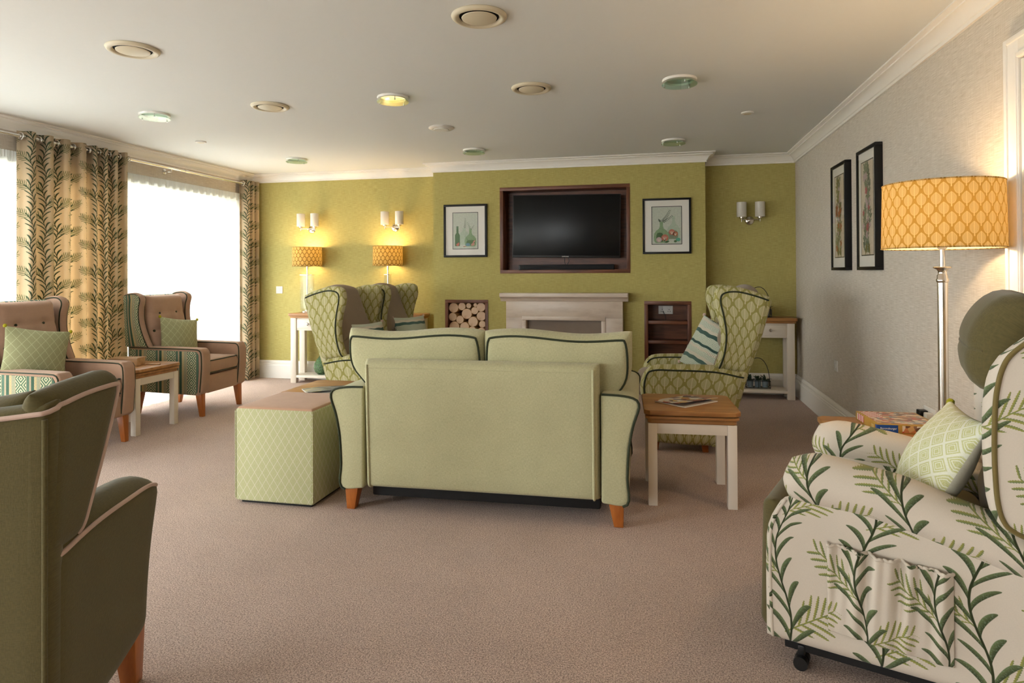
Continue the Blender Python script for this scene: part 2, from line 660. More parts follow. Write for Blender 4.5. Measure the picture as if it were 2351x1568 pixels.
def wood(name, a, b, axis='x', scale=1, rough=.4, ring=26):
    def fn():
        x, y, z = sep(coords('Object'))
        if axis == 'x': p = comb(x * .12, y, z)
        elif axis == 'y': p = comb(x, y * .12, z)
        else: p = comb(x, y, z * .12)
        n1 = noise(p, ring * scale, 3, .6)
        n2 = noise(p, ring * 7 * scale, 2, .6)
        t = ss(.3, .7, n1) * .65 + n2 * .35
        return mixc(t, lin(a), lin(b)), bump(n2, .08, .001)
    return mat(name, fn, rough=rough, spec=.4)
def plain(name, col, rough=.5, var=.03, sc_=30, b=.0, **k):
    def fn():
        n = noise(coords('Object'), sc_, 2)
        c = mulc(lin(col), 1 - var + n * var * 2)
        return (c, bump(n, b, .002)) if b else c
    return mat(name, fn, rough=rough, **k)
def linen_wall(name, col, alt, along, stretch=.06, freq=260, bs=.25):
    """wallpaper with a fine horizontal grass weave"""
    def fn():
        x, y, z = sep(coords('Object'))
        h = {'x': x, 'y': y}[along]
        n1 = noise(comb(h * stretch, z, 0.), freq, 2, .6)
        n2 = noise(comb(h, z * stretch, 1.), freq * .8, 2, .6)
        n3 = noise(comb(h * .5, z, 2.), 3.0, 2)
        t = ss(.3, .7, n1 * .7 + n2 * .3)
        c = mulc(mixc(t, lin(col), lin(alt)), .95 + n3 * .1)
        return c, bump(n1 * .7 + n2 * .3, bs, .0015)
    return mat(name, fn, rough=.85, spec=.25)

# ---- material library
MT = {}
MT['ceiling'] = plain('ceiling_paint', '#dcdddb', .9, .01)
MT['white'] = plain('white_gloss_paint', '#ece8e2', .35, .01)
MT['cream_paint'] = plain('cream_painted_wood', '#ddd2c4', .4, .015)
MT['olive_wall'] = linen_wall('green_linen_wallpaper', '#9f9354', '#b6aa6c', 'x')
MT['olive_wall_side'] = linen_wall('green_linen_wallpaper_return', '#9f9354', '#b6aa6c', 'y')
MT['beige_wall'] = linen_wall('beige_grasscloth_wallpaper', '#b3a899', '#d6cec3', 'y', .03, 420, .35)
MT['grey_wall'] = plain('warm_grey_wall_paint', '#c9bfae', .85, .02)
def _carpet():
    o = coords('Object')
    n1 = noise(o, 170, 2, .7)
    n2 = noise(o, 2.2, 3, .6)
    n3 = noise(o, 420, 1)
    n4 = noise(o, 28, 2)
    t = n1 * .55 + n3 * .45
    c = mixc(ss(.38, .62, t), lin('#7e6559'), lin('#dec3b3'))
    c = mulc(c, .74 + n2 * .30 + n4 * .22)
    return c, bump(t, 1.0, .008)
MT['carpet'] = mat('taupe_twist_pile_carpet', _carpet, rough=1, spec=.1, sheen=.2)
MT['walnut'] = wood('walnut', '#472819', '#7d4c33', 'x', 1, .4)
MT['walnut_z'] = wood('walnut_upright', '#472819', '#7d4c33', 'z', 1, .4)
MT['oak'] = wood('oak', '#8a5a30', '#b3834f', 'x', .9, .35)
MT['oak_y'] = wood('oak_long', '#8a5a30', '#b3834f', 'y', .9, .35)
MT['oak_pale'] = wood('pale_oak', '#a07a55', '#c7a27a', 'x', .9, .4)
MT['leg_wood'] = wood('cherry_stained_leg', '#8c4a1c', '#b0672c', 'z', 1.2, .35)
MT['leg_pale'] = wood('beech_stained_leg', '#9a6a3e', '#bd8c58', 'z', 1.2, .35)
MT['chrome'] = mat('polished_chrome', col=(.8, .79, .77), rough=.12, metal=1)
MT['nickel'] = mat('satin_nickel', col=(.66, .62, .57), rough=.2, metal=1)
MT['black_frame'] = plain('black_lacquer', '#0a0908', .5, .02, spec=.3)
MT['black'] = plain('black_plastic', '#0d0d0e', .4, .02)
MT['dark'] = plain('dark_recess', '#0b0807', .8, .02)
MT['plastic'] = plain('white_plastic', '#dcd8d2', .4, .01)
MT['ivory'] = plain('ivory_plastic', '#cfc4ab', .45, .01)
MT['paper'] = plain('paper', '#e6e2da', .7, .02)
MT['opal'] = translucent(plain('opal_glass', '#e9e4da', .25, .01), .3)
MT['stone'] = None
def _stone():
    o = coords('Object')
    x, y, z = sep(o)
    n = noise(comb(x * .3, y, z), 9, 4, .6)
    c = mixc(ss(.45, .7, n), lin('#cdbcac'), lin('#bda998'))
    return c
MT['stone'] = mat('pink_cream_marble', _stone, rough=.35, spec=.5)
def glassy(name, tint, gloss=.08, rough=.02):
    """thin clear pane: mostly see-through with a mirror sheen"""
    global NT
    m = bpy.data.materials.new(name)
    m.use_nodes = True
    NT = m.node_tree
    NT.nodes.remove(NT.nodes['Principled BSDF'])
    t = NT.nodes.new('ShaderNodeBsdfTransparent')
    t.inputs[0].default_value = (*tint, 1)
    g = NT.nodes.new('ShaderNodeBsdfGlossy')
    g.inputs['Roughness'].default_value = rough
    fz = NT.nodes.new('ShaderNodeLayerWeight')
    fz.inputs[0].default_value = .5
    ad = pow_(X(fz.outputs['Facing']), 5) * .6 + (.02 + gloss)
    mixn = NT.nodes.new('ShaderNodeMixShader')
    NT.links.new(ad.s, mixn.inputs[0])
    NT.links.new(t.outputs[0], mixn.inputs[1])
    NT.links.new(g.outputs[0], mixn.inputs[2])
    NT.links.new(mixn.outputs[0], NT.nodes['Material Output'].inputs[0])
    return m
MT['pane'] = glassy('window_glass', (.97, .985, .98), 0)
MT['picture_glass'] = glassy('picture_glass', (1, 1, 1), .0)
MT['clear_glass'] = glassy('clear_lamp_glass', (.97, .985, .98), .03)
MT['green_glass_disc'] = glassy('greenish_glass_disc', (.80, .93, .85), .10, .05)
# upholstery
MT['sofa'] = cloth('sage_linen', '#aea985', 330, .75, .12, .6)
MT['piping'] = cloth('dark_green_piping', '#2a2f19', 900, .3, .05, .3, .7)
MT['olive'] = cloth('olive_twill', '#574e2e', 380, .8, .1, .8)
MT['pink_piping'] = cloth('pale_pink_piping', '#bfa394', 900, .3, .05, .3, .7)
MT['gold_cord'] = cloth('olive_gold_cord', '#6f5f33', 900, .5, .05, .5, .7)
MT['tan'] = cloth('tan_suede', '#a2826d', 120, .16, .22, .12)
MT['taupe'] = cloth('taupe_suede', '#8b7b69', 160, .14, .15, .12)
MT['suede_pink'] = cloth('pinkish_tan_suede', '#b08a70', 120, .16, .2, .12)
MT['pouffe'] = trellis('pale_green_trellis_weave', '#a6a577', '#c1bda3', .046, .070, .35, .06)
MT['sage_trellis'] = trellis('sage_trellis_weave', '#8d8d68', '#b0af8c', .058, .078, 0, .045)
MT['lime_key'] = trellis('lime_greek_key_weave', '#bcbc80', '#dadac8', .062, .066, 1, .12)
MT['grey_linen'] = cloth('pale_grey_linen', '#b9b5a4', 500, .35, .08, .5)
MT['stripe'] = stripes('green_ikat_stripe')
MT['aztec'] = aztec('green_white_banded_weave')
MT['damask'] = damask('green_leaf_medallion_cloth', '#928c50', '#c6be9c', vein=.85)
MT['leafy'] = leafy('cream_embroidered_leaf_cloth', '#cbbfb0', '#30371e', '#6c7850', '#949047', .25, .34)
MT['curtain'] = leafy('tan_leaf_print_curtain', '#d0bd9f', '#39422c', '#5d6a50', '#7c7f45', .30, .30, .73, tr=.42)
MT['lime'] = cloth('lime_wool', '#9a9218', 300, .5, .1, .6)
MT['shade_inner'] = translucent(plain('cream_shade_lining', '#eadfc6', .8, .01), .3)
MT['shade'] = damask('gold_leaf_medallion_shade', '#ad914c', '#e3d3a8', .050, .076, .0170, .0235, tr=.72, vein=.7, ring=.0)
MT['shade_small'] = damask('gold_outlined_leaf_shade', '#a88c4c', '#b9a468', .050, .085, .0165, .025, tr=.5, vein=.3, ring=.9, ringc='#3c3a1f')
def _sheer():
    u, v, _ = sep(coords('UV'))
    return mulc(lin('#f1f4f4'), .97 + noise(comb(u, v * .02), 60, 2) * .06)
MT['sheer'] = translucent(mat('white_voile', _sheer, rough=.9, spec=.1), .42, transparent=.12)
MT['sheer_tape'] = translucent(mat('white_voile_heading', _sheer, rough=.9, spec=.1), .22, transparent=.02)
# ------------------------------------------------------------------ room shell
def struct(o):
    o['kind'] = 'structure'
    return o
struct(box('floor', ROOM_L - .3, ROOM_R + .2, ROOM_F - .2, ROOM_B + .2, -.12, 0, MT['carpet'], bevel=0))
struct(box('ceiling', ROOM_L - .3, ROOM_R + .2, ROOM_F - .2, ROOM_B + .2, CEIL, CEIL + .2, MT['ceiling'], bevel=0))
struct(box('wall_right', ROOM_R, ROOM_R + .2, ROOM_F - .2, ROOM_B + .2, 0, CEIL, MT['beige_wall'], bevel=0))
struct(box('wall_back', ROOM_L, ROOM_R, ROOM_B, ROOM_B + .2, 0, CEIL, MT['olive_wall'], bevel=0))

bm = bmesh.new()
XL, XO = ROOM_L, ROOM_L - .3
bm_box(bm, XO, XL, ROOM_F - .2, ROOM_B + .2, WIN_TOP, CEIL)
bm_box(bm, XO, XL, WIN_A[1], ROOM_B + .2, 0, WIN_TOP)
bm_box(bm, XO, XL, WIN_ADDED[1], WIN_A[0], 0, WIN_TOP)
bm_box(bm, XO, XL, ROOM_F - .2, WIN_ADDED[0], 0, WIN_TOP)
struct(from_bm('wall_left', bm, MT['beige_wall']))
bm = bmesh.new()
RW0, RW1 = .9, 2.15
for a, b in ((XL, ADDED_REAR_WINS[0][0]), (ADDED_REAR_WINS[0][1], ADDED_REAR_WINS[1][0]), (ADDED_REAR_WINS[1][1], ROOM_R)):
    bm_box(bm, a, b, ROOM_F - .2, ROOM_F, 0, CEIL)
for a, b in ADDED_REAR_WINS:
    bm_box(bm, a, b, ROOM_F - .2, ROOM_F, RW1, CEIL)
    bm_box(bm, a, b, ROOM_F - .2, ROOM_F, 0, RW0)
struct(from_bm('wall_rear', bm, MT['grey_wall']))

# chimney breast with three recesses
NI = {'log': (-2.239, -1.756, .33, .958), 'tv': (-1.622, -.252, 1.24, 2.157), 'shelf': (-.115, .348, .33, .953)}
xs = sorted({BREAST_L, BREAST_R} | {v for n in NI.values() for v in n[:2]})
zs = sorted({0, CEIL} | {v for n in NI.values() for v in n[2:]})
bm = bmesh.new()
for a, b in zip(xs, xs[1:]):
    for c, d in zip(zs, zs[1:]):
        mxp, mzp = (a + b) / 2, (c + d) / 2
        if any(n[0] < mxp < n[1] and n[2] < mzp < n[3] for n in NI.values()): continue
        bm_box(bm, a, b, BREAST_Y, ROOM_B, c, d)
bmesh.ops.remove_doubles(bm, verts=bm.verts, dist=1e-5)
seen = {}
for f in bm.faces:
    k = tuple(sorted(v.index for v in f.verts)) if False else tuple(round(x, 4) for x in f.calc_center_median())
    seen.setdefault(k, []).append(f)
bmesh.ops.delete(bm, geom=[f for fs in seen.values() if len(fs) > 1 for f in fs], context='FACES')
struct(from_bm('wall_chimney', bm, MT['olive_wall'], smooth=False))

def sweep(name, path, prof, mat, closed=False):
    """moulding run along a plan path (the room lies to the right of the walk)"""
    n = len(path)
    P = [Vector((*p, 0)) for p in path]
    def nrm(i):
        d = (P[(i + 1) % n] - P[i % n]).normalized()
        return Vector((d.y, -d.x, 0))
    verts, faces = [], []
    for i in range(n):
        if closed or 0 < i < n - 1:
            a, b = nrm(i - 1), nrm(i)
            mit = (a + b) / (1 + a.dot(b))
        else:
            mit = nrm(i) if i == 0 else nrm(i - 1)
        for d, z in prof:
            verts.append(P[i] + mit * d + Vector((0, 0, z)))
    k = len(prof)
    for i in range(n if closed else n - 1):
        for j in range(k - 1):
            i2 = (i + 1) % n
            faces.append((i * k + j, i * k + j + 1, i2 * k + j + 1, i2 * k + j))
    if not closed:
        faces += [tuple(range(k)), tuple((n - 1) * k + j for j in range(k - 1, -1, -1))]
    o = from_data(name, verts, faces, mat, angle=25)
    bm = bmesh.new(); bm.from_mesh(o.data)
    bmesh.ops.recalc_face_normals(bm, faces=bm.faces)
    bm.to_mesh(o.data); bm.free()
    return struct(o)
COR = [(0, 2.345), (.014, 2.345), (.014, 2.362), (.020, 2.366), (.024, 2.376), (.030, 2.386), (.040, 2.398), (.052, 2.407), (.066, 2.413), (.070, 2.414), (.070, 2.422), (.080, 2.424), (.086, 2.428), (.094, 2.430), (.094, CEIL - .0005), (0, CEIL - .0005)]
room_path = [(ROOM_L, ROOM_F), (ROOM_L, ROOM_B), (BREAST_L, ROOM_B), (BREAST_L, BREAST_Y), (BREAST_R, BREAST_Y), (BREAST_R, ROOM_B), (ROOM_R, ROOM_B), (ROOM_R, ROOM_F)]
sweep('trim_1', room_path, COR, MT['white'], True)
SKT = [(0, 0), (.024, 0), (.024, .150), (.020, .158), (.020, .170), (.014, .176), (.016, .184), (.012, .196), (.006, .206), (.006, .212), (0, .212)]
sweep('baseboard_back', room_path[1:7], SKT, MT['white'])
sweep('baseboard_right', [(ROOM_R, ROOM_B - .025), (ROOM_R, 3.03)], SKT, MT['white'])
sweep('baseboard_left', [(ROOM_L, WIN_ADDED[1]), (ROOM_L, WIN_A[0])], SKT, MT['white'])

# door in the right wall
d = thing('door_1', 'white panelled door in a moulded architrave behind the leafy recliner', 'door', (ROOM_R, 2.05, 0))
d['kind'] = 'structure'
leaf = box('door_leaf', -.012, 0, .0, .81, .005, 2.06, MT['white'], d, .002)
for z0, z1 in ((.2, .95), (1.1, 1.9)):
    for y0, y1 in ((.1, .37), (.44, .71)):
        box('door_panel', -.016, -.011, y0, y1, z0, z1, MT['white'], leaf, .004)
hd = lathe('door_handle', [(.0, 0), (.012, 0), (.012, .03), (.022, .04), (.024, .055), (.0, .065)], MT['nickel'], leaf, 16)
rot_obj(hd, (-.012, .06, 1.0), ry=-PI / 2)
ARC = [(0, 0), (.022, 0), (.026, .012), (.022, .03), (.016, .036), (.016, .075), (.024, .085), (.024, .094), (0, .094)]
def arch(name, pts):
    return prism(name, pts[0], pts[1], pts[2], pts[3], MT['white'], d, bevel=0)
for nm, dx, i0, i1 in (('architrave', .020, 0, .094), ('architrave_bead', .027, .072, .094), ('architrave_bead', .025, .004, .022)):
    for y0, y1 in ((.815 + i0, .815 + i1), (-.005 - i1, -.005 - i0)):
        box(nm, -dx, 0, y0, y1, 0, 2.066 + i1, MT['white'], d, .003)
    box(nm, -dx + .0005, 0, -.005 - i0, .815 + i0, 2.066 + i0, 2.066 + i1, MT['white'], d, .003)

# windows of the left wall
def window(n, a, b, posts, label):
    w = thing('window_%d' % n, label, 'window', (XO + .1, 0, 0))
    w['kind'] = 'structure'
    fr = .06
    box('window_frame', 0, .07, a, b, .0, fr, MT['white'], w)
    box('window_frame', 0, .07, a, b, WIN_TOP - fr, WIN_TOP, MT['white'], w)
    ys = [a] + posts + [b]
    for i, y in enumerate(ys):
        y0, y1 = (y, y + fr) if i == 0 else (y - fr, y) if i == len(ys) - 1 else (y - .05, y + .05)
        box('window_frame', 0, .07, y0, y1, fr, WIN_TOP - fr, MT['white'], w)
    for p, q in zip(ys, ys[1:]):
        box('pane', .03, .036, p + .05, q - .05, fr, WIN_TOP - fr, MT['pane'], w, 0)
    return w
window(1, *WIN_A, [2.9, 4.27, 4.88], 'wide white framed window behind the voile curtains and tan armchairs')
window(2, *WIN_ADDED, [-.4], 'unseen white framed window added to the long window wall for daylight')
for k_w, (a, b) in enumerate(ADDED_REAR_WINS):
    w = thing('window_%d' % (3 + k_w), '%s unseen white framed window added opposite the fireplace for daylight' % ('wider' if k_w == 0 else 'narrower'), 'window', (0, ROOM_F - .1, 0))
    w['kind'] = 'structure'
    for x0, x1, z0, z1 in ((a, b, RW0, RW0 + .06), (a, b, RW1 - .06, RW1), (a, a + .06, RW0 + .06, RW1 - .06), (b - .06, b, RW0 + .06, RW1 - .06), ((a + b) / 2 - .03, (a + b) / 2 + .03, RW0 + .06, RW1 - .06)):
        box('window_frame', x0, x1, -.03, .03, z0, z1, MT['white'], w)
    for x0, x1 in ((a + .06, (a + b) / 2 - .03), ((a + b) / 2 + .03, b - .06)):
        box('pane', x0, x1, -.003, .003, RW0 + .06, RW1 - .06, MT['pane'], w, 0)

# outside: paving and a pale brick wing of the house
MT['paving'] = plain('pale_paving', '#aaa498', .9, .06, 3)
def _brick():
    x, y, z = sep(coords('Object'))
    n = NT.nodes.new('ShaderNodeTexBrick')
    put(n.inputs['Vector'], comb(y, z, 0.))
    n.inputs['Scale'].default_value = 1
    n.inputs['Brick Width'].default_value = .225
    n.inputs['Row Height'].default_value = .075
    n.inputs['Mortar Size'].default_value = .012
    n.inputs['Color1'].default_value = (*lin('#c2a790'), 1)
    n.inputs['Color2'].default_value = (*lin('#d2baa5'), 1)
    n.inputs['Mortar'].default_value = (*lin('#a09080'), 1)
    return X(n.outputs[0])
MT['brick'] = mat('buff_brickwork', _brick, rough=.9)
pv = box('patio_paving', -40, XO - .02, -25, 40, -.2, -.06, MT['paving'], bevel=0)
struct(pv)
br = struct(box('wall_outside', -8.2, -7.7, 8.2, 20, -.06, 3.1, MT['brick'], bevel=0))

# ------------------------------------------------------------------ curtains
def drape(name, path, z0, z1, mat, parent=None, nz=14, swell=None, solid=.0025):
    """cloth hanging from a wavy plan path"""
    L = [0]
    for a, b in zip(path, path[1:]): L.append(L[-1] + math.dist(a, b))
    verts, uvs, faces = [], [], []
    n = len(path)
    cx = sum(p[0] for p in path) / n
    cy = sum(p[1] for p in path) / n
    for j in range(nz + 1):
        t = j / nz
        z = z0 + (z1 - z0) * t
        k = swell(t) if swell else (1, 1)
        for i, (x, y) in enumerate(path):
            verts.append((cx + (x - cx) * k[0], cy + (y - cy) * k[1], z))
            uvs.append((L[i], z))
    for j in range(nz):
        for i in range(n - 1):
            faces.append((j * n + i, j * n + i + 1, (j + 1) * n + i + 1, (j + 1) * n + i))
    o = from_data(name, verts, faces, mat, parent, uvs, angle=80)
    if solid:
        md = o.modifiers.new('thickness', 'SOLIDIFY')
        md.thickness = solid
    return o
def wave(y0, y1, x, amp, folds, ph=0, n=12, jit=.15, sq=1.0, seed=1):
    r = random.Random(seed)
    am = [amp * (1 + r.uniform(-jit, jit)) for _ in range(folds + 2)]
    pts = []
    N = folds * n
    for i in range(N + 1):
        t = i / N * folds
        a = am[int(t)] * (1 - t % 1) + am[int(t) + 1] * (t % 1)
        s = math.sin(2 * PI * t + ph)
        s = math.copysign(abs(s) ** sq, s)
        pts.append((x + a * s, y0 + (y1 - y0) * i / N + .010 * math.sin(2 * PI * t * 2)))
    return pts
POLE_X, POLE_Z = -4.69, 2.302
def eyelets(parent, ys):
    for y in ys:
        pts = [(POLE_X + .024 * math.cos(a), y, POLE_Z + .024 * math.sin(a)) for a in np.linspace(0, 2 * PI, 15)[:-1]]
        tube('eyelet', pts, .005, MT['chrome'], parent, 6, True)
def eyelet_curtain(label, y0, y1, folds, ph, seed, sw=None, amp=.045):
    t = thing('leaf_print_curtain', label, 'curtain', (0, 0, 0), group='leaf print curtains')
    drape('curtain_cloth', wave(y0, y1, POLE_X, amp, folds, ph, seed=seed, sq=.75), .012, POLE_Z + .045, MT['curtain'], t, 12, sw)
    eyelets(t, [y0 + (y1 - y0) * (k / 2) / folds for k in range(0, folds * 2 + 1)])
    return t
eyelet_curtain('wider leaf print curtain of the middle pair, with a softly flared hem', 4.02, 4.625, 4, -1.2, 3, lambda t: (1 + .12 * (1 - t), 1))
eyelet_curtain('leaf print curtain of the middle pair that touches the striped armchair side', 4.617, 5.05, 4, -1.0, 5, lambda t: (1, 1))
eyelet_curtain('narrow leaf print curtain drawn back against the green wall corner', 6.74, 7.015, 3, -2.2, 8, None, .05)

rod = thing('curtain_pole', 'long polished metal curtain pole above the wide window', 'curtain pole', (0, 0, 0))
tube('rod', [(POLE_X, .6, POLE_Z), (POLE_X, 7.02, POLE_Z)], .014, MT['chrome'], rod, 16)
tube('joint_sleeve', [(POLE_X, 5.78, POLE_Z), (POLE_X, 5.83, POLE_Z)], .018, MT['chrome'], rod, 16)
for y in (1.6, 4.3, 5.6):
    b = tube('bracket', [(ROOM_L, y, POLE_Z - .03), (POLE_X, y, POLE_Z - .03), (POLE_X, y, POLE_Z - .012)], .009, MT['chrome'], rod, 10)
    o = lathe('bracket_plate', [(0, 0), (.026, 0), (.026, .006), (0, .008)], MT['chrome'], b, 20)
    rot_obj(o, (ROOM_L, y, POLE_Z - .03), ry=PI / 2)

def sheer(label, y0, y1, folds, seed):
    t = thing('voile_curtain', label, 'sheer curtain', (0, 0, 0), group='white voile curtains')
    r = random.Random(seed)
    N = folds * 8
    pts = []
    ph = 0
    for i in range(N + 1):
        ph += 2 * PI / 8 * r.uniform(.6, 1.4)
        pts.append((ROOM_L + .028 + .016 * math.sin(ph), y0 + (y1 - y0) * i / N))
    drape('voile_cloth', pts, .008, 2.135, MT['sheer'], t, 6, None, 0)
    pts2 = [(ROOM_L + .028 + .010 * math.sin(i * 1.9), y0 + (y1 - y0) * i / (N * 2)) for i in range(N * 2 + 1)]
    drape('heading_tape', pts2, 2.11, 2.19, MT['sheer_tape'], t, 2, None, 0)
    return t
sheer('white voile curtain hanging behind the nearer tan armchair', 1.45, 4.36, 26, 4)
sheer('white voile curtain hanging between the leaf print curtains and the green wall', 4.80, 6.80, 20, 9)
# ------------------------------------------------------------------ seating
def pipe(name, pts, parent, mat='piping', r=.006, closed=False):
    return tube(name, pts, r, MT[mat], parent, 8, closed)
def taper_leg(parent, x, y, h, top=.055, bot=.036, lean=(0, 0), mat='leg_wood', name='leg'):
    bm = bmesh.new()
    vs = []
    for z, w, dx, dy in ((0, bot, lean[0], lean[1]), (h, top, 0, 0)):
        vs.append([bm.verts.new((x + dx + sx * w / 2, y + dy + sy * w / 2, z)) for sx, sy in ((-1, -1), (1, -1), (1, 1), (-1, 1))])
    bm.faces.new(vs[0][::-1]); bm.faces.new(vs[1])
    for i in range(4):
        bm.faces.new((vs[0][i], vs[0][(i + 1) % 4], vs[1][(i + 1) % 4], vs[1][i]))
    bmesh.ops.bevel(bm, geom=list(bm.edges), offset=.004, segments=2, profile=.5, affect='EDGES')
    return from_bm(name, bm, MT[mat], parent)

# ---- the two-seat sofa, seen from behind; +Y of the sofa is the way it faces
def sofa():
    t = thing('two_seat_sofa', 'sage green two-seat sofa with dark green piping turned towards the fireplace', 'sofa', (-.885, 3.19, 0), math.radians(1.2))
    m = MT['sofa']
    # outer back
    def BP(u, v):
        x = (u - .5) * 1.225
        z = .125 + v * .672
        return (x, .07 - .03 * v + .004 * math.sin(PI * u), z)
    bp = Slab('back_panel', lambda u, v: BP(1 - u, v), 1.225, .672, .14, .03, m, t, 16, 10)
    for u in (.022, .978):
        pipe('back_welt', bp.line([(u, .005), (u, .5), (u, .97)], -1, .001, 10), bp.obj, 'sofa', .007)
    pipe('back_welt', bp.line([(.03, .950), (.5, .950), (.97, .950)], -1, -.001, 14), bp.obj, 'sofa', .003)
    # arms: flared section carried front to back
    sec = [(-.62, .12), (-.742, .12), (-.744, .25), (-.752, .39), (-.772, .50), (-.797, .575), (-.802, .605), (-.792, .628), (-.76, .642), (-.70, .650), (-.62, .652)]
    for s in (1, -1):
        cv = curve(sec)
        pts = [cv(x) for x in np.linspace(0, 1, 30)]
        pts = [(-s * -p[0], p[1]) if s < 0 else (p[0], p[1]) for p in pts]
        if s < 0: pts = [(-p[0] if p[0] < 0 else p[0], p[1]) for p in pts]
        arm = prism('arm', pts, 'y', .005, .86, m, t, .012, 3, angle=50)
        xs_ = [(p[0] + (-.002 if s > 0 else .002), .006, p[1]) for p in pts[3:]]
        pipe('arm_piping', xs_, arm)
        pipe('arm_piping', [(x, .855, z) for x, y, z in xs_], arm)
    box('underside_shade_block', -.61, .61, .10, .80, .055, .14, MT['dark'], t, .01)  # near-black block added to deepen the shade beneath the sofa
    box('seat_base', -.64, .64, .08, .84, .13, .33, m, t, .015, 3)
    for s in (-1, 1):
        Slab('seat_cushion', lambda u, v, s=s: (s * .31 + (u - .5) * .60, .18 + v * .68, .405), .60, .68, .15, .06, m, t, 8, 8, bulge=.02)
    # back cushions, spreading over the arms
    for s in (-1, 1):
        xi, xb, xt = -.004, .655, .770
        def CP(u, v, s=s):
            # u from inner to outer edge, v upwards
            xo = xb + (xt - xb) * min(1, max(0, (v - .35) / .45)) ** .8
            if v < .35: xo = xb - .03
            xo = xb + (xt - xb) / (1 + math.exp(-(v - (.40 if s < 0 else .50)) * 16))
            x = xi + (xo - xi) * u
            z = .44 + v * .50 + .012 * math.sin(PI * u * 2.2) * v 
            y = .245 - v * .06
            return (-s * x if s > 0 else x, y, z)
        f = CP if s > 0 else CP
        P = (lambda u, v: CP(u, v)) if s > 0 else (lambda u, v: CP(1 - u, v))
        P = (lambda q: (lambda u, v: q(u, v)))(CP) if s > 0 else (lambda q: (lambda u, v: q(1 - u, v)))(CP)
        cu = Slab('back_cushion', P, .72, .50, .17, .05, m, t, 16, 12, bulge=.05, bulge_b=.035,
                  disp=lambda u, v: .006 * math.sin(9 * u + 3 * v) * math.sin(PI * u) * math.sin(PI * v))
        a, b = .05, .955
        for side in (1, -1):
            r_ = [(.04, .1), (.025, .5), (.035, b - .02), (.08, b), (.5, b), (.92, b), (.965, b - .02), (.975, .5), (.96, .1)]
            pipe('cushion_piping', cu.line(r_, side, .002, 8), cu.obj)
    for x, y in ((-.69, .05), (.69, .05), (-.69, .80), (.69, .80)):
        sx = -1 if x < 0 else 1
        taper_leg(t, x, y, .13, .075, .045, (sx * .012, 0))
    return t
sofa()

# ---- cube pouffe
def pouffe():
    t = thing('cube_pouffe', 'pale green trellis cube pouffe with a tan suede top beside the sofa', 'pouffe', (-2.015, 3.395, 0), 0)
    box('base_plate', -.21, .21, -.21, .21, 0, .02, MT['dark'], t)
    b = box('pouffe_body', -.232, .232, -.235, .235, .016, .517, MT['pouffe'], t, .012, 3)
    tp = Slab('suede_top', lambda u, v: ((u - .5) * .452, (v - .5) * .458, .512), .452, .458, .028, .012, MT['suede_pink'], t, 8, 8, bulge=.004)
    for s in (-1, 1):
        pipe('corner_seam', [(s * .231, -.234, .03), (s * .231, -.234, .505)], b, 'pouffe', .003)
pouffe()

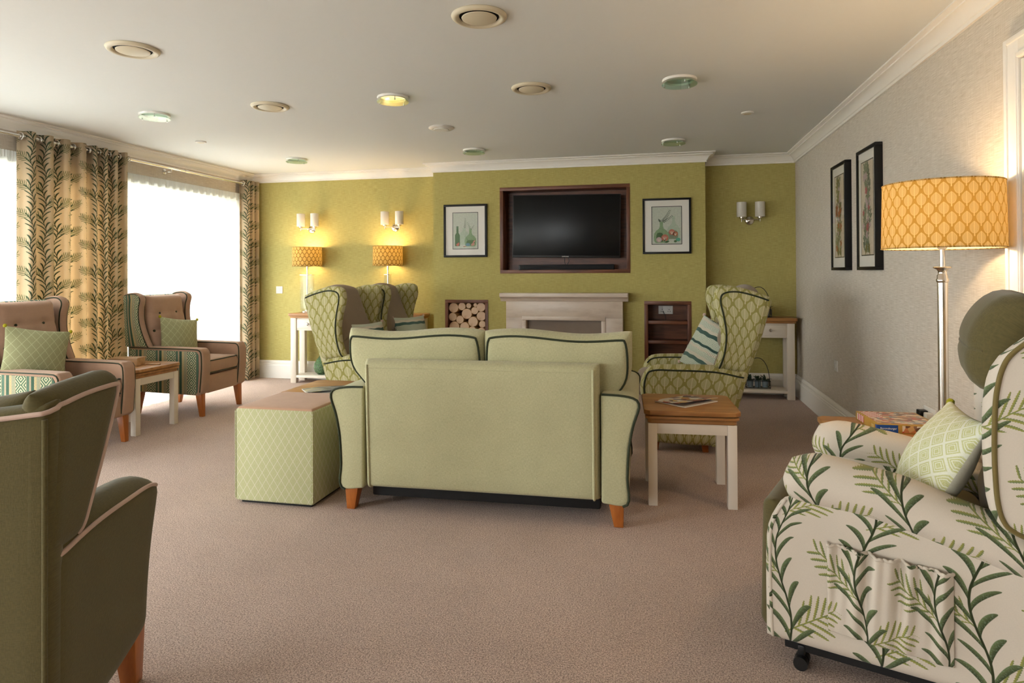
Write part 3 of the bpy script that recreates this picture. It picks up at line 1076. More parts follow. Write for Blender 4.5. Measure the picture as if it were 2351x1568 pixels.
# ---- medallion wing chair (three of them)
def wing_chair():
    t = thing('wing_chair', 'x', 'armchair', (0, 0, 0))
    m = MT['damask']
    hw = .36
    for s in (1, -1):
        # wing panel, (y,z) outline; front edge rolls forward of the piped seam
        g = coons([(-.395, .56), (-.30, .575), (-.185, .592)],
                  [(-.555, 1.075), (-.44, 1.118), (-.33, 1.146), (-.225, 1.142), (-.192, 1.118)],
                  [(-.395, .56), (-.475, .78), (-.555, 1.075)],
                  [(-.185, .592), (-.222, .70), (-.232, .82), (-.212, .93), (-.182, 1.04), (-.192, 1.118)])
        def W(u, v, g=g, s=s):
            y, z = g(u, v)
            fl = .03 * v * u
            return (s * (hw - .035 + fl), y, z)
        P = W if s > 0 else (lambda u, v, W=W: W(1 - u, v))
        w = Slab('wing', P, .34, .56, .075, .05, m, t, 10, 14, uvo=(.02, .56))
        fu = (lambda u: u) if s > 0 else (lambda u: 1 - u)
        ln = [(fu(.845), .0), (fu(.84), .5), (fu(.84), .86), (fu(.80), .925), (fu(.6), .945), (fu(.03), .955)]
        pipe('wing_piping', w.line(ln, 1, .001, 10), w.obj)
        # arm and side panel
        a = coons([(-.20, .055), (0, .05), (.215, .06)],
                  [(-.405, .565), (-.2, .605), (.10, .605), (.225, .595), (.275, .56)],
                  [(-.20, .055), (-.32, .285), (-.405, .565)],
                  [(.215, .06), (.275, .25), (.312, .42), (.30, .51), (.275, .56)])
        def A(u, v, a=a, s=s):
            y, z = a(u, v)
            return (s * (hw - .055), y, z)
        P = A if s > 0 else (lambda u, v, A=A: A(1 - u, v))
        ar = Slab('arm', P, .62, .54, .125, .06, m, t, 12, 10)
        ln = [(fu(.005), .93), (fu(.5), .92), (fu(.87), .93), (fu(.93), .88), (fu(.94), .6)]
        pipe('arm_piping', ar.line(ln, 1, .001, 10), ar.obj)
        ln = [(fu(.3), .95), (fu(.87), .95), (fu(.93), .88)]
        pipe('arm_piping', ar.line(ln, -1, .001, 10), ar.obj)
    bk = curve([(-.19, .055), (-.315, .285), (-.395, .55), (-.475, .78), (-.555, 1.07)])
    def B(u, v):
        y, z = bk(v)
        return ((.5 - u) * .70, y + .02, z + .02 * math.sin(PI * u) * v)
    b = Slab('outer_back', B, .70, 1.1, .07, .03, m, t, 8, 14)
    # padded inside back in two pillows
    ib = curve([(-.275, .70), (-.36, .86), (-.42, 1.01), (-.465, 1.115)])
    def I(u, v):
        y, z = ib(v)
        return ((u - .5) * (.50 + .05 * v), y + .02 * (2 * u - 1) ** 2, z + .035 * math.sin(PI * u) * v)
    Slab('head_pillow', lambda u, v: I(1 - u, v), .54, .46, .15, .07, MT['taupe'], t, 8, 10, bulge=.02)
    lb = curve([(-.225, .46), (-.27, .60), (-.325, .745)])
    Slab('lumbar_pillow', lambda u, v: ((.5 - u) * .50, lb(v)[0], lb(v)[1] + .03 * math.sin(PI * u) * v), .50, .3, .12, .05, MT['taupe'], t, 8, 8, bulge=.02)
    Slab('seat_cushion', lambda u, v: ((u - .5) * .50, -.15 + v * .50, .43), .50, .50, .15, .06, MT['taupe'], t, 8, 8, bulge=.02)
    box('seat_base', -.27, .27, -.18, .24, .09, .37, m, t, .02, 3)
    for x in (-.28, .28):
        taper_leg(t, x, .20, .10, .05, .04, (0, .01))
        taper_leg(t, x, -.12, .10, .05, .04, (0, -.01))
    return t
wc = wing_chair()
wc.location = (.2, 4.995, 0)
wc.rotation_euler = (0, 0, PI / 2)
tag(wc, 'green medallion wing chair side-on behind the side table with a magazine')
w1 = again(wc, (-2.205, 5.10, 0), -PI / 2, 'green medallion wing chair with taupe inner back, the one closer to the sofa back')
w2 = again(wc, (-2.165, 5.892, 0), -PI / 2, 'green medallion wing chair with taupe inner back, the one closer to the log niche')

# ---- tan armchair (two)
def tan_chair():
    t = thing('tan_armchair', 'x', 'armchair', (0, 0, 0))
    m = MT['tan']
    hw = .33
    for s in (1, -1):
        fu = (lambda u: u) if s > 0 else (lambda u: 1 - u)
        # arm: square padded block with a striped outer face
        ao = [(-.37, .21), (.30, .19), (.335, .215), (.352, .42), (.348, .56), (.322, .598), (.0, .605), (-.37, .612)]
        arm = prism('arm', ao, 'x', s * (hw - .115), s * (hw - .004), m, t, .014, 3)
        po = [(-.37, .215), (.28, .20), (.298, .22), (.312, .42), (.308, .545), (.288, .572), (.0, .578), (-.37, .585)]
        prism('side_panel', po, 'x', s * (hw - .012), s * hw, MT['stripe'], arm, .003, 2)
        for xx, ins in ((hw - .001, 0), (hw - .114, 0)):
            cv = curve([(-.37, .600), (.0, .596), (.29, .590), (.325, .575), (.336, .54), (.338, .42), (.322, .22)])
            pipe('arm_piping', [(s * xx, *cv(q)) for q in np.linspace(0, 1, 26)], arm, r=.005)
        # wing
        g = coons([(-.415, .60), (-.30, .60), (-.175, .60)],
                  [(-.425, 1.075), (-.375, 1.085), (-.31, 1.085), (-.268, 1.06)],
                  [(-.415, .60), (-.42, .85), (-.425, 1.075)],
                  [(-.175, .60), (-.232, .72), (-.266, .84), (-.266, .95), (-.248, 1.02), (-.268, 1.06)])
        def Wg(u, v, g=g, s=s):
            y, z = g(u, v)
            return (s * (hw - .035 + .015 * v), y, z)
        P = Wg if s > 0 else (lambda u, v, Wg=Wg: Wg(1 - u, v))
        w = Slab('wing', P, .24, .48, .065, .016, m, t, 6, 12)
        def WO(u, v, g=g, s=s):
            y, z = g(u * .93, .02 + v * .945)
            return (s * (hw - .001 + .015 * v), y, z)
        PO = WO if s > 0 else (lambda u, v, WO=WO: WO(1 - u, v))
        Slab('wing_panel', PO, .22, .46, .008, .006, MT['stripe'], w.obj, 6, 10, uvo=(.05, 0))
        pipe('wing_piping', w.line([(fu(.93), .0), (fu(.93), .9), (fu(.85), .965), (fu(.02), .965)], 1, .001, 12), w.obj, r=.005)
        pipe('wing_piping', w.line([(fu(.93), .0), (fu(.93), .9), (fu(.85), .965), (fu(.02), .965)], -1, .001, 12), w.obj, r=.005)
    # buttoned inside back
    ib = curve([(-.19, .46), (-.25, .65), (-.30, .85), (-.328, 1.055)])
    wd = .47
    bts = [(.27, .72), (.73, .72), (.5, .46), (.08, .46), (.92, .46)]
    def I(u, v):
        y, z = ib(v)
        return ((.5 - u) * wd, y, z)
    def dim(u, v):
        d = 0
        for bx, bz in bts:
            d -= .014 * math.exp(-(((u - bx) * wd) ** 2 + ((v - bz) * .6) ** 2) / .0011)
            d -= .003 * math.exp(-(((v - bz) * .6) ** 2) / .0003)
        return d
    b = Slab('inner_back', I, wd, .60, .12, .05, m, t, 26, 30, bulge=.025, bulge_b=0, disp=dim)
    for bx, bz in bts:
        p = b.point(bx, bz, 1)
        o = lathe('button', [(0, .007), (.006, .006), (.014, .002), (.015, -.006)], MT['piping'], b.obj, 14, caps=False)
        nn = Vector(b.normal(bx, bz))
        o.location = p
        o.rotation_euler = nn.to_track_quat('Z', 'Y').to_euler()
    Slab('outer_back', lambda u, v: ((u - .5) * .58, -.402 - .014 * v, .2 + v * .86), .58, .86, .05, .02, MT['stripe'], t, 6, 8)
    sc_ = Slab('seat_cushion', lambda u, v: ((u - .5) * .43, -.20 + v * .535, .425), .43, .54, .125, .028, m, t, 8, 8, bulge=.012)
    for zz in (.478, .372):
        pipe('seat_piping', [(-.205, .325, zz), (.205, .325, zz)], sc_.obj, r=.005)
        for s in (-1, 1): pipe('seat_piping', [(s * .211, -.1, zz), (s * .211, .318, zz)], sc_.obj, r=.005)
    box('front_rail', -.217, .217, .265, .325, .195, .352, m, t, .012, 3)
    box('seat_base', -.217, .217, -.35, .30, .2, .345, MT['dark'], t, .004)
    for x in (-.27, .27):
        taper_leg(t, x, .285, .2, .058, .036, (0, .02), 'leg_wood')
        taper_leg(t, x, -.31, .2, .058, .036, (0, -.03), 'leg_wood')
    return t
tcb = tan_chair()
tcb.location = (-4.205, 5.275, 0)
tcb.rotation_euler = (0, 0, -PI / 2 + .03)
tag(tcb, 'tan buttoned wing armchair with striped sides near the curtain by the green wall')
tca = again(tcb, (-4.185, 3.875, 0), -PI / 2 + .02, 'tan buttoned wing armchair behind the olive chair, beside the low oak table')

# ---- olive armchair with pale piping, seen from behind
def olive_chair():
    t = thing('olive_armchair', 'olive twill wing armchair with pale pink piping, turned towards the tan armchairs', 'armchair', (-1.737, 1.37, 0), math.radians(19))
    m = MT['olive']
    hw = .34
    tops = {}
    for s in (1, -1):
        fu = (lambda u: u) if s > 0 else (lambda u: 1 - u)
        g = coons([(-.306, .605), (-.24, .607), (-.165, .61)],
                  [(-.306, .985), (-.20, .994), (-.09, .998), (-.02, .998), (.012, .985)],
                  [(-.306, .605), (-.306, .8), (-.306, .985)],
                  [(-.165, .61), (-.115, .69), (-.055, .79), (-.008, .88), (.022, .955), (.012, .985)])
        def Wg(u, v, g=g, s=s):
            y, z = g(u, v)
            return (s * (hw - .038 + .012 * u * v), y, z)
        P = Wg if s > 0 else (lambda u, v, Wg=Wg: Wg(1 - u, v))
        w = Slab('wing', P, .26, .40, .085, .05, m, t, 10, 10)
        ln = [(fu(.90), .0), (fu(.90), .80), (fu(.86), .885), (fu(.5), .905), (fu(.12), .905)]
        pipe('wing_piping', w.line(ln[:3], 1, .001, 12), w.obj, 'pink_piping', .006)
        tops[s] = w.line(ln[2:], 1, .001, 12)
        a = coons([(-.306, .14), (-.05, .145), (.10, .165), (.205, .19)],
                  [(-.306, .635), (-.1, .664), (.10, .66), (.22, .645), (.30, .605)],
                  [(-.306, .14), (-.306, .4), (-.306, .635)],
                  [(.205, .19), (.222, .34), (.248, .45), (.292, .565), (.30, .605)])
        def A(u, v, a=a, s=s):
            y, z = a(u, v)
            return (s * (hw - .06), y, z)
        P = A if s > 0 else (lambda u, v, A=A: A(1 - u, v))
        ar = Slab('arm', P, .56, .48, .13, .06, m, t, 12, 10, uvo=(.3, 0))
        ln = [(fu(.07), .93), (fu(.4), .915), (fu(.8), .92), (fu(.975), .94)]
        pipe('arm_piping', ar.line(ln, 1, .001, 12), ar.obj, 'pink_piping', .006)
    def B(u, v):
        x = (.5 - u) * .685
        e = abs(2 * u - 1)
        z = .13 + v * (.812 + .026 * e ** 2.2)
        return (x, -.268, z)
    b = Slab('outer_back', lambda u, v: B(u, v), .684, .86, .075, .018, m, t, 14, 10, uvo=(.1, 0))
    for s, u in ((1, .016), (-1, .984)):
        pipe('back_seam', b.line([(u, .0), (u, .5), (u, .955)], -1, .0, 10), b.obj, 'olive', .006)
    # normal of outer_back points backwards
    for s in (1, -1):
        q = (lambda u: u) if s > 0 else (lambda u: 1 - u)
        bl = b.line([(q(.02), .972), (q(.06), .974), (q(.3), .976), (q(.5), .978)], -1, .002, 10)
        e0, e1 = tops[s][-1], bl[0]
        mid = [np.array((s * .3455, -.280, (e0[2] * 2 + e1[2]) / 3)), np.array((s * .3415, -.302, (e0[2] + e1[2] * 2) / 3))]
        pipe('back_piping', list(tops[s]) + mid + list(bl), b.obj, 'pink_piping', .006)
    def I(u, v):
        e = abs(2 * u - 1)
        return ((.5 - u) * .52, -.13 - .08 * v, .45 + v * (.50 + .03 * e ** 2))
    Slab('inner_back', I, .52, .52, .14, .06, m, t, 10, 10, bulge=.02)
    Slab('seat_cushion', lambda u, v: ((u - .5) * .46, -.12 + v * .44, .43), .46, .44, .14, .05, m, t, 8, 8, bulge=.02)
    box('seat_base', -.24, .24, -.24, .20, .15, .37, m, t, .015, 3)
    for x in (-.265, .265):
        taper_leg(t, x, .235, .21, .075, .045, (0, .03), 'leg_wood')
        taper_leg(t, x, -.235, .21, .07, .045, (0, -.03), 'leg_wood')
olive_chair()

# ---- leafy recliner
def recliner():
    t = thing('leafy_recliner', 'cream recliner armchair with embroidered green leaves and an olive headrest', 'recliner', (.817, 2.38, 0), math.radians(68.8))
    m = MT['leafy']
    hw = .335
    for s in (-1, 1):
        fu = (lambda u: u) if s > 0 else (lambda u: 1 - u)
        # side panel
        g = coons([(-.42, .085), (0, .085), (.39, .085)], [(-.42, .55), (0, .55), (.30, .55), (.345, .52)],
                  [(-.42, .085), (-.42, .55)], [(.39, .085), (.388, .40), (.372, .47), (.345, .52)])
        def S(u, v, g=g, s=s):
            y, z = g(u, v)
            return (s * (hw - .03), y, z)
        P = S if s > 0 else (lambda u, v, S=S: S(1 - u, v))
        sp = Slab('side_panel', P, .80, .45, .06, .03, m, t, 10, 8, uvo=(.06, .02) if s < 0 else (0, 0))
        pipe('panel_welt', sp.line([(fu(.972), .02), (fu(.972), .5), (fu(.965), .85), (fu(.93), .97)], 1, .0, 12), sp.obj, 'leafy', .005)
        # padded arm
        g2 = coons([(-.32, .395), (-.1, .455), (.1, .50), (.26, .508), (.325, .525)], [(-.32, .545), (-.12, .602), (0, .640), (.12, .660), (.24, .675), (.315, .655)],
                   [(-.32, .395), (-.33, .47), (-.32, .545)], [(.325, .525), (.342, .59), (.315, .655)])
        def A(u, v, g=g2, s=s):
            y, z = g(u, v)
            return (s * (hw - .065), y, z)
        P = A if s > 0 else (lambda u, v, A=A: A(1 - u, v))
        Slab('arm', P, .66, .16, .17, .075, m, t, 14, 4, uvo=(.02, .1) if s < 0 else (.11, .05))
        Slab('arm_lining', lambda u, v, s=s: (s * (hw - .12), -.25 + (u if s < 0 else 1 - u) * .56, .40 + v * .17), .56, .17, .05, .02, m, t, 8, 4, uvo=(.13, .22))
        # wing beside the head
        gw = coons([(-.42, .50), (-.3, .52), (-.225, .545)], [(-.50, 1.085), (-.40, 1.12), (-.33, 1.115), (-.265, 1.065)],
                   [(-.42, .50), (-.46, .8), (-.50, 1.085)], [(-.225, .545), (-.192, .60), (-.18, .70), (-.178, .82), (-.183, .92), (-.205, 1.0), (-.265, 1.065)])
        def Wg(u, v, g=gw, s=s):
            y, z = g(u, v)
            return (s * (hw - .03), y, z)
        P = Wg if s > 0 else (lambda u, v, Wg=Wg: Wg(1 - u, v))
        w = Slab('wing', P, .28, .60, .075, .04, m, t, 8, 14, uvo=(.15, .1) if s < 0 else (.05, .2))
        pipe('wing_cord', w.line([(fu(.5), .03), (fu(.86), .045), (fu(.895), .10), (fu(.895), .78), (fu(.87), .90), (fu(.7), .955), (fu(.02), .965)], 1, .002, 12), w.obj, 'gold_cord', .0065)
    # gathered pocket on the near side
    cols = 40
    rr = random.Random(3)
    ph = [rr.uniform(0, 6) for _ in range(6)]
    def pocket(u, v):
        y = .205 - u * .315
        zt = .425 - .014 * u
        zb = .165 - .01 * u
        z = zb + (zt - zb) * v
        g = .006 * math.sin(PI * v) ** .5 * math.sin(PI * u) ** .3
        fold = (math.sin(u * 27 + ph[0] + 1.2 * (1 - v)) + .7 * math.sin(u * 47 + ph[1] - 2 * v) + .5 * math.sin(u * 13 + ph[2]))
        env = (.25 + .75 * v) * (math.sin(PI * u) ** .25 if 0 < u < 1 else 0)
        x = -(hw + .004 + g * 2.2 + .013 * env * fold + .016 * env)
        return (x, y, z)
    pk = Slab('side_pocket', pocket, .40, .26, .004, .004, m, t, 64, 14, uvo=(.01, .07))
    hem = [pocket(u, 1) for u in np.linspace(0, 1, 160)]
    hem = [(x - .002 - .0012 * math.sin(i * .9), y, z + .002 + .0015 * math.sin(i * .9 + 1)) for i, (x, y, z) in enumerate(hem)]
    pipe('gathered_hem', hem, pk.obj, 'leafy', .0048)
    # olive seat, footrest and back
    Slab('seat_cushion', lambda u, v: ((u - .5) * .42, -.20 + v * .57, .43), .42, .57, .16, .06, MT['olive'], t, 8, 8, bulge=.015)
    Slab('footrest', lambda u, v: ((u - .5) * .56, .385 - .01 * v, .09 + v * .42), .56, .42, .07, .03, MT['olive'], t, 8, 6)
    ib = curve([(-.23, .48), (-.30, .68), (-.35, .85), (-.38, 1.0)])
    Slab('inner_back', lambda u, v: ((.5 - u) * .50, *ib(v)), .50, .55, .13, .05, MT['olive'], t, 8, 8, bulge=.015)
    hb = curve([(-.215, .905), (-.195, .985), (-.215, 1.075), (-.29, 1.165)])
    hp = Slab('head_pillow', lambda u, v: ((.5 - u) * .56, hb(v)[0] - .03, hb(v)[1]), .56, .29, .14, .07, MT['olive'], t, 26, 22, bulge=.03, disp=lambda u, v: -.006 * math.exp(-((v - .41) / .035) ** 2))
    pipe('head_seam', hp.line([(.03, .41), (.5, .41), (.97, .41)], 1, .001, 36), hp.obj, 'olive', .0028)
    Slab('outer_back', lambda u, v: ((u - .5) * .62, -.44 - .06 * v, .09 + v * .98), .62, .98, .08, .03, m, t, 8, 10)
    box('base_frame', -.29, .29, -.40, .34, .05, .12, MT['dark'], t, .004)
    for x, y in ((-.285, .29), (.285, .29), (-.285, -.36), (.285, -.36)):
        c = tube('castor', [(x - .028, y, .021), (x + .028, y, .021)], .021, MT['black'], t, 20)
        tube('castor_groove', [(x - .004, y, .021), (x + .004, y, .021)], .0216, MT['dark'], c, 20)
        box('castor_fork', x - .01, x + .01, y - .01, y + .01, .03, .07, MT['black'], c, .002)
recliner()
# ------------------------------------------------------------------ tables
def chamfer(hx, hy, c):
    return [(-hx + c, -hy), (hx - c, -hy), (hx, -hy + c), (hx, hy - c), (hx - c, hy), (-hx + c, hy), (-hx, hy - c), (-hx, -hy + c)]
def side_table():
    t = thing('side_table', 'x', 'side table', (0, 0, 0))
    top = prism('table_top', chamfer(.25, .25, .03), 'z', .487, .512, MT['oak'], t, .004, 3)
    prism('top_groove', chamfer(.226, .226, .02), 'z', .480, .488, MT['oak'], top)
    prism('top_moulding', chamfer(.243, .243, .022), 'z', .463, .481, MT['oak'], top, .006, 3)
    prism('top_moulding', chamfer(.231, .231, .016), 'z', .440, .464, MT['oak'], top, .007, 3)
    for x in (-.205, .205):
        for y in (-.205, .205):
            box('leg', x - .024, x + .024, y - .024, y + .024, 0, .44, MT['cream_paint'], t, .002)
    for s in (-1, 1):
        box('apron', -.181, .181, s * .215 - .009, s * .215 + .009, .385, .44, MT['cream_paint'], t, .002)
        box('apron', s * .215 - .009, s * .215 + .009, -.181, .181, .385, .44, MT['cream_paint'], t, .002)
    return t
st = side_table()
st.location = (.172, 3.815, 0)
st.rotation_euler = (0, 0, math.radians(3))
tag(st, 'oak topped side table with white legs holding a magazine with a red and purple cover')
again(st, (-4.15, 4.525, 0), 0, 'oak topped side table between the two tan armchairs')
again(st, (-2.04, 3.893, 0), math.radians(0), 'oak topped side table tucked behind the cube pouffe with a grey magazine')
again(st, (1.045, 3.345, 0), math.radians(0), 'oak topped side table beside the beige wall carrying a jigsaw box')

def console():
    t = thing('console_table', 'x', 'console table', (0, 0, 0))
    hx, hy = .40, .145
    top = prism('table_top', chamfer(hx, hy, .012), 'z', .765, .795, MT['oak'], t, .004, 3)
    prism('top_moulding', chamfer(hx - .012, hy - .012, .01), 'z', .742, .766, MT['oak'], top, .007, 3)
    for x in (-1, 1):
        for y in (-1, 1):
            box('leg', x * (hx - .058) - .034, x * (hx - .058) + .034, y * (hy - .05) - .028, y * (hy - .05) + .028, 0, .742, MT['cream_paint'], t, .002)
    box('carcass', -hx + .09, hx - .09, -hy + .035, hy - .03, .60, .742, MT['cream_paint'], t, .002)
    for s in (-1, 1):
        d = box('drawer', s * .153 - .142, s * .153 + .142, -hy + .024, -hy + .04, .625, .725, MT['cream_paint'], t, .004)
        box('drawer_panel', s * .153 - .125, s * .153 + .125, -hy + .021, -hy + .026, .642, .708, MT['cream_paint'], d, .003)
        k = lathe('knob', [(0, 0), (.007, 0), (.006, .010), (.014, .016), (.016, .022), (.012, .030), (0, .033)], MT['nickel'], d, 16)
        rot_obj(k, (s * .153, -hy + .021, .675), rx=PI / 2)
    box('shelf', -hx + .03, hx - .03, -hy + .025, hy - .025, .06, .09, MT['cream_paint'], t, .003)
    return t
cl = console()
cl.location = (-3.71, 6.875, 0)
tag(cl, 'white console table with an oak top under the lamp beside the light switch')
again(cl, (-2.895, 6.875, 0), 0, 'white console table with an oak top against the chimney breast, behind the wing chairs')
again(cl, (.935, 6.875, 0), 0, 'white console table with an oak top in the dark green alcove')

# ------------------------------------------------------------------ chimney breast fittings
def lining(t, n, depth, wdt, back=True):
    x0, x1, z0, z1 = n
    y0, y1 = BREAST_Y - .006, BREAST_Y + depth
    for nm, a, b, c, d in (('frame_board', x0, x1, z0, z0 + wdt), ('frame_board', x0, x1, z1 - wdt, z1)):
        box(nm, a, b, y0, y1, c, d, MT['walnut'], t, .001)
    for a, b in ((x0, x0 + wdt), (x1 - wdt, x1)):
        box('frame_board', a, b, y0, y1, z0 + wdt, z1 - wdt, MT['walnut_z'], t, .001)
    if back: box('back_board', x0 + wdt, x1 - wdt, y1 - .012, y1, z0 + wdt, z1 - wdt, MT['walnut'], t, 0)
tvn = thing('television_niche', 'walnut lined recess around the television above the fireplace', 'niche')
lining(tvn, NI['tv'], .235, .036)
lgn = thing('log_niche', 'walnut framed recess filled with birch logs', 'niche')
lining(lgn, NI['log'], .24, .034)
shn = thing('shelf_niche', 'walnut framed recess with open shelves and a wall socket', 'niche')
lining(shn, NI['shelf'], .24, .036)
for z in (.735, .535):
    box('shelf', NI['shelf'][0] + .036, NI['shelf'][1] - .036, BREAST_Y + .012, BREAST_Y + .226, z - .016, z + .016, MT['walnut'], shn, .001)
so = thing('wall_socket', 'white double socket with a black flex inside the shelf niche', 'socket', (.10, BREAST_Y + .2275, .852))
box('socket_plate', -.073, .073, -.009, 0, -.043, .043, MT['plastic'], so, .003)
for s in (-1, 1):
    box('socket_switch', s * .035 - .008, s * .035 + .008, -.013, -.008, .012, .034, MT['plastic'], so, .002)
    for dx, dz in ((0, .004), (-.011, -.016), (.011, -.016)):
        box('socket_slot', s * .035 + dx - .004, s * .035 + dx + .004, -.0096, -.0085, dz - .003, dz + .003, MT['dark'], so, 0)
tube('flex', [(-.03, -.012, -.012), (-.02, -.03, -.03), (-.005, -.035, -.06), (.002, -.03, -.098)], .003, MT['black'], so, 6)

# birch logs (circles measured on the niche front)
def _birch():
    o = coords('Object')
    x, y, z = sep(o)
    r = sqrt_(x * x + z * z)
    n = noise(o, 20, 3)
    rings = sin_((r + n * .008) * 900)
    c = mixc(rings * .5 + .5, lin('#c9a789'), lin('#d9bea3'))
    return mixc(ss(.55, .75, noise(o, 9, 3)), c, lin('#b48c6c'))
MT['log_end'] = mat('birch_end_grain', _birch, rough=.8)
MT['bark'] = plain('birch_bark', '#b58f60', .8, .25, 40, .3)
sx = (NI['log'][1] - NI['log'][0]) / (524.0 - 205)      # metres per measured unit
logs = [(236, 1143, 38), (298, 1121, 29), (344, 1115, 20), (409, 1124, 28), (453, 1117, 15), (494, 1137, 34), (291, 1174, 32), (366, 1167, 40), (441, 1171, 36), (272, 1238, 40), (331, 1218, 30), (404, 1240, 38), (478, 1227, 26), (343, 1274, 36), (457, 1271, 33), (264, 1308, 30), (402, 1312, 29), (504, 1301, 28), (306, 1336, 27), (355, 1340, 24), (446, 1334, 26)]
top0 = 1072.0
x_in0, x_in1 = NI['log'][0] + .036, NI['log'][1] - .036
packed = []
for lx, ly, lr in logs:
    R_ = lr * sx * .97
    X_ = NI['log'][0] + (lx - 205) * sx
    X_ = min(max(X_, x_in0 + R_), x_in1 - R_)
    Z_ = NI['log'][3] - (ly - top0) * sx
    packed.append([X_, min(Z_, NI['log'][3] - .036 - R_), R_])
zb = NI['log'][2] + .036
for row, (zz, off) in enumerate(((zb + .055, 0), (zb + .152, .05))):
    for k in range(4):
        xx = x_in0 + .053 + off + k * .1
        if xx + .05 < x_in1: packed.append([xx, zz, .049])
for it in range(200):      # let the circles settle apart
    for i in range(len(packed)):
        for j in range(i):
            a, b = packed[i], packed[j]
            dx, dz = a[0] - b[0], a[1] - b[1]
            dd = math.hypot(dx, dz) or 1e-6
            ov = a[2] + b[2] + .001 - dd
            if ov > 0:
                a[0] += dx / dd * ov / 2; a[1] += dz / dd * ov / 2
                b[0] -= dx / dd * ov / 2; b[1] -= dz / dd * ov / 2
        p = packed[i]
        p[0] = min(max(p[0], x_in0 + p[2]), x_in1 - p[2])
        p[1] = min(max(p[1], zb + p[2]), NI['log'][3] - .036 - p[2])
for i, (x, z, r) in enumerate(packed):
    t = thing('birch_log', '%s round cut birch log stacked in the walnut niche' % ('thick' if r > .052 else 'thin' if r < .036 else 'medium thick'), 'log', (x, BREAST_Y + .02 + random.uniform(0, .012), z), group='birch logs in the niche')
    ln = .19
    verts, faces = [], []
    sg = 22
    wob = [1 + random.uniform(-.025, .0) for _ in range(sg)]
    for yy, k in ((0, .95), (.004, 1), (ln, 1)):
        for j in range(sg):
            a = 2 * PI * j / sg
            verts.append((r * k * wob[j] * math.cos(a), yy, r * k * wob[j] * math.sin(a)))
    for q in range(2):
        for j in range(sg):
            faces.append((q * sg + j, q * sg + (j + 1) % sg, (q + 1) * sg + (j + 1) % sg, (q + 1) * sg + j))
    faces.append(tuple(2 * sg + j for j in range(sg)))
    from_data('bark', verts, faces, MT['bark'], t)
    c = [(r * .95 * wob[j] * math.cos(2 * PI * j / sg), -.0002, r * .95 * wob[j] * math.sin(2 * PI * j / sg)) for j in range(sg)]
    from_data('cut_end', c, [tuple(range(sg))], MT['log_end'], t, smooth=False)

# fireplace
fp = thing('fireplace', 'cream marble fireplace surround with a moulded mantel shelf', 'fireplace', (-.928, 6.78, 0))
fx = .602
box('frieze', -fx, fx, -.13, 0, .78, .965, MT['stone'], fp, .002)
for s in (-1, 1):
    box('jamb', s * .495 - .107 if s > 0 else -fx, fx if s > 0 else -.388, -.13, 0, 0, .78, MT['stone'], fp, .002)
ms = prism('mantel_shelf', [(-.20, 1.037), (-.20, .998), (-.185, .992), (-.165, .985), (-.15, .970), (-.142, .955), (-.13, .950), (0, .950), (0, 1.037)], 'x', -fx - .055, fx + .055, MT['stone'], fp, .003)
box('inner_moulding', -.43, .43, -.142, -.125, .755, .800, MT['stone'], fp, .006)
for s in (-1, 1):
    box('inner_moulding', s * .41 - .022, s * .41 + .022, -.142, -.125, 0, .755, MT['stone'], fp, .006)
box('fire_panel', -.39, .39, -.06, -.05, 0, .78, MT['taupe_slate'] if 'taupe_slate' in MT else plain('taupe_slate', '#7d6c5c', .6, .08, 12), fp, 0)
box('hearth', -.62, .62, -.42, 0, 0, .04, MT['stone'], fp, .004)

# television and soundbar
tv = thing('television', 'black flat screen television mounted in the walnut recess', 'television', (-.923, 6.845, 1.737))
tv.rotation_euler = (0, math.radians(.9), 0)
cs = box('casing', -.572, .572, -.012, .035, -.332, .332, MT['black'], tv, .005)
MT['screen'] = mat('dark_glossy_screen', lambda: mulc(lin('#0c0d0e'), .9 + .2 * noise(coords('Object'), 2, 1)), rough=.3, spec=.22)
box('screen', -.562, .562, -.0135, -.011, -.310, .324, MT['screen'], tv, .0005)
text_mesh('maker_name', 'SAMSUNG', .016, MT['plastic'], cs, (0, -.0126, -.3215), (PI / 2, 0, 0))
box('wall_bracket', -.12, .12, .034, .155, -.12, .12, MT['black'], tv, .004)
tube('flex', [(-.01, .02, -.33), (-.012, .03, -.38), (.0, .035, -.42)], .003, MT['black'], tv, 6)
tube('flex', [(.03, .02, -.33), (.034, .03, -.37), (.01, .035, -.415)], .003, MT['black'], tv, 6)
sb = thing('soundbar', 'slim black soundbar lying under the television', 'soundbar', (-.925, 6.86, 1.2765))
box('soundbar_body', -.505, .505, -.035, .035, 0, .055, MT['black'], sb, .006, 3)
MT['grille'] = plain('dark_speaker_cloth', '#17181a', .9, .1, 300)
box('grille', -.49, .49, -.037, -.033, .006, .049, MT['grille'], sb, .001)

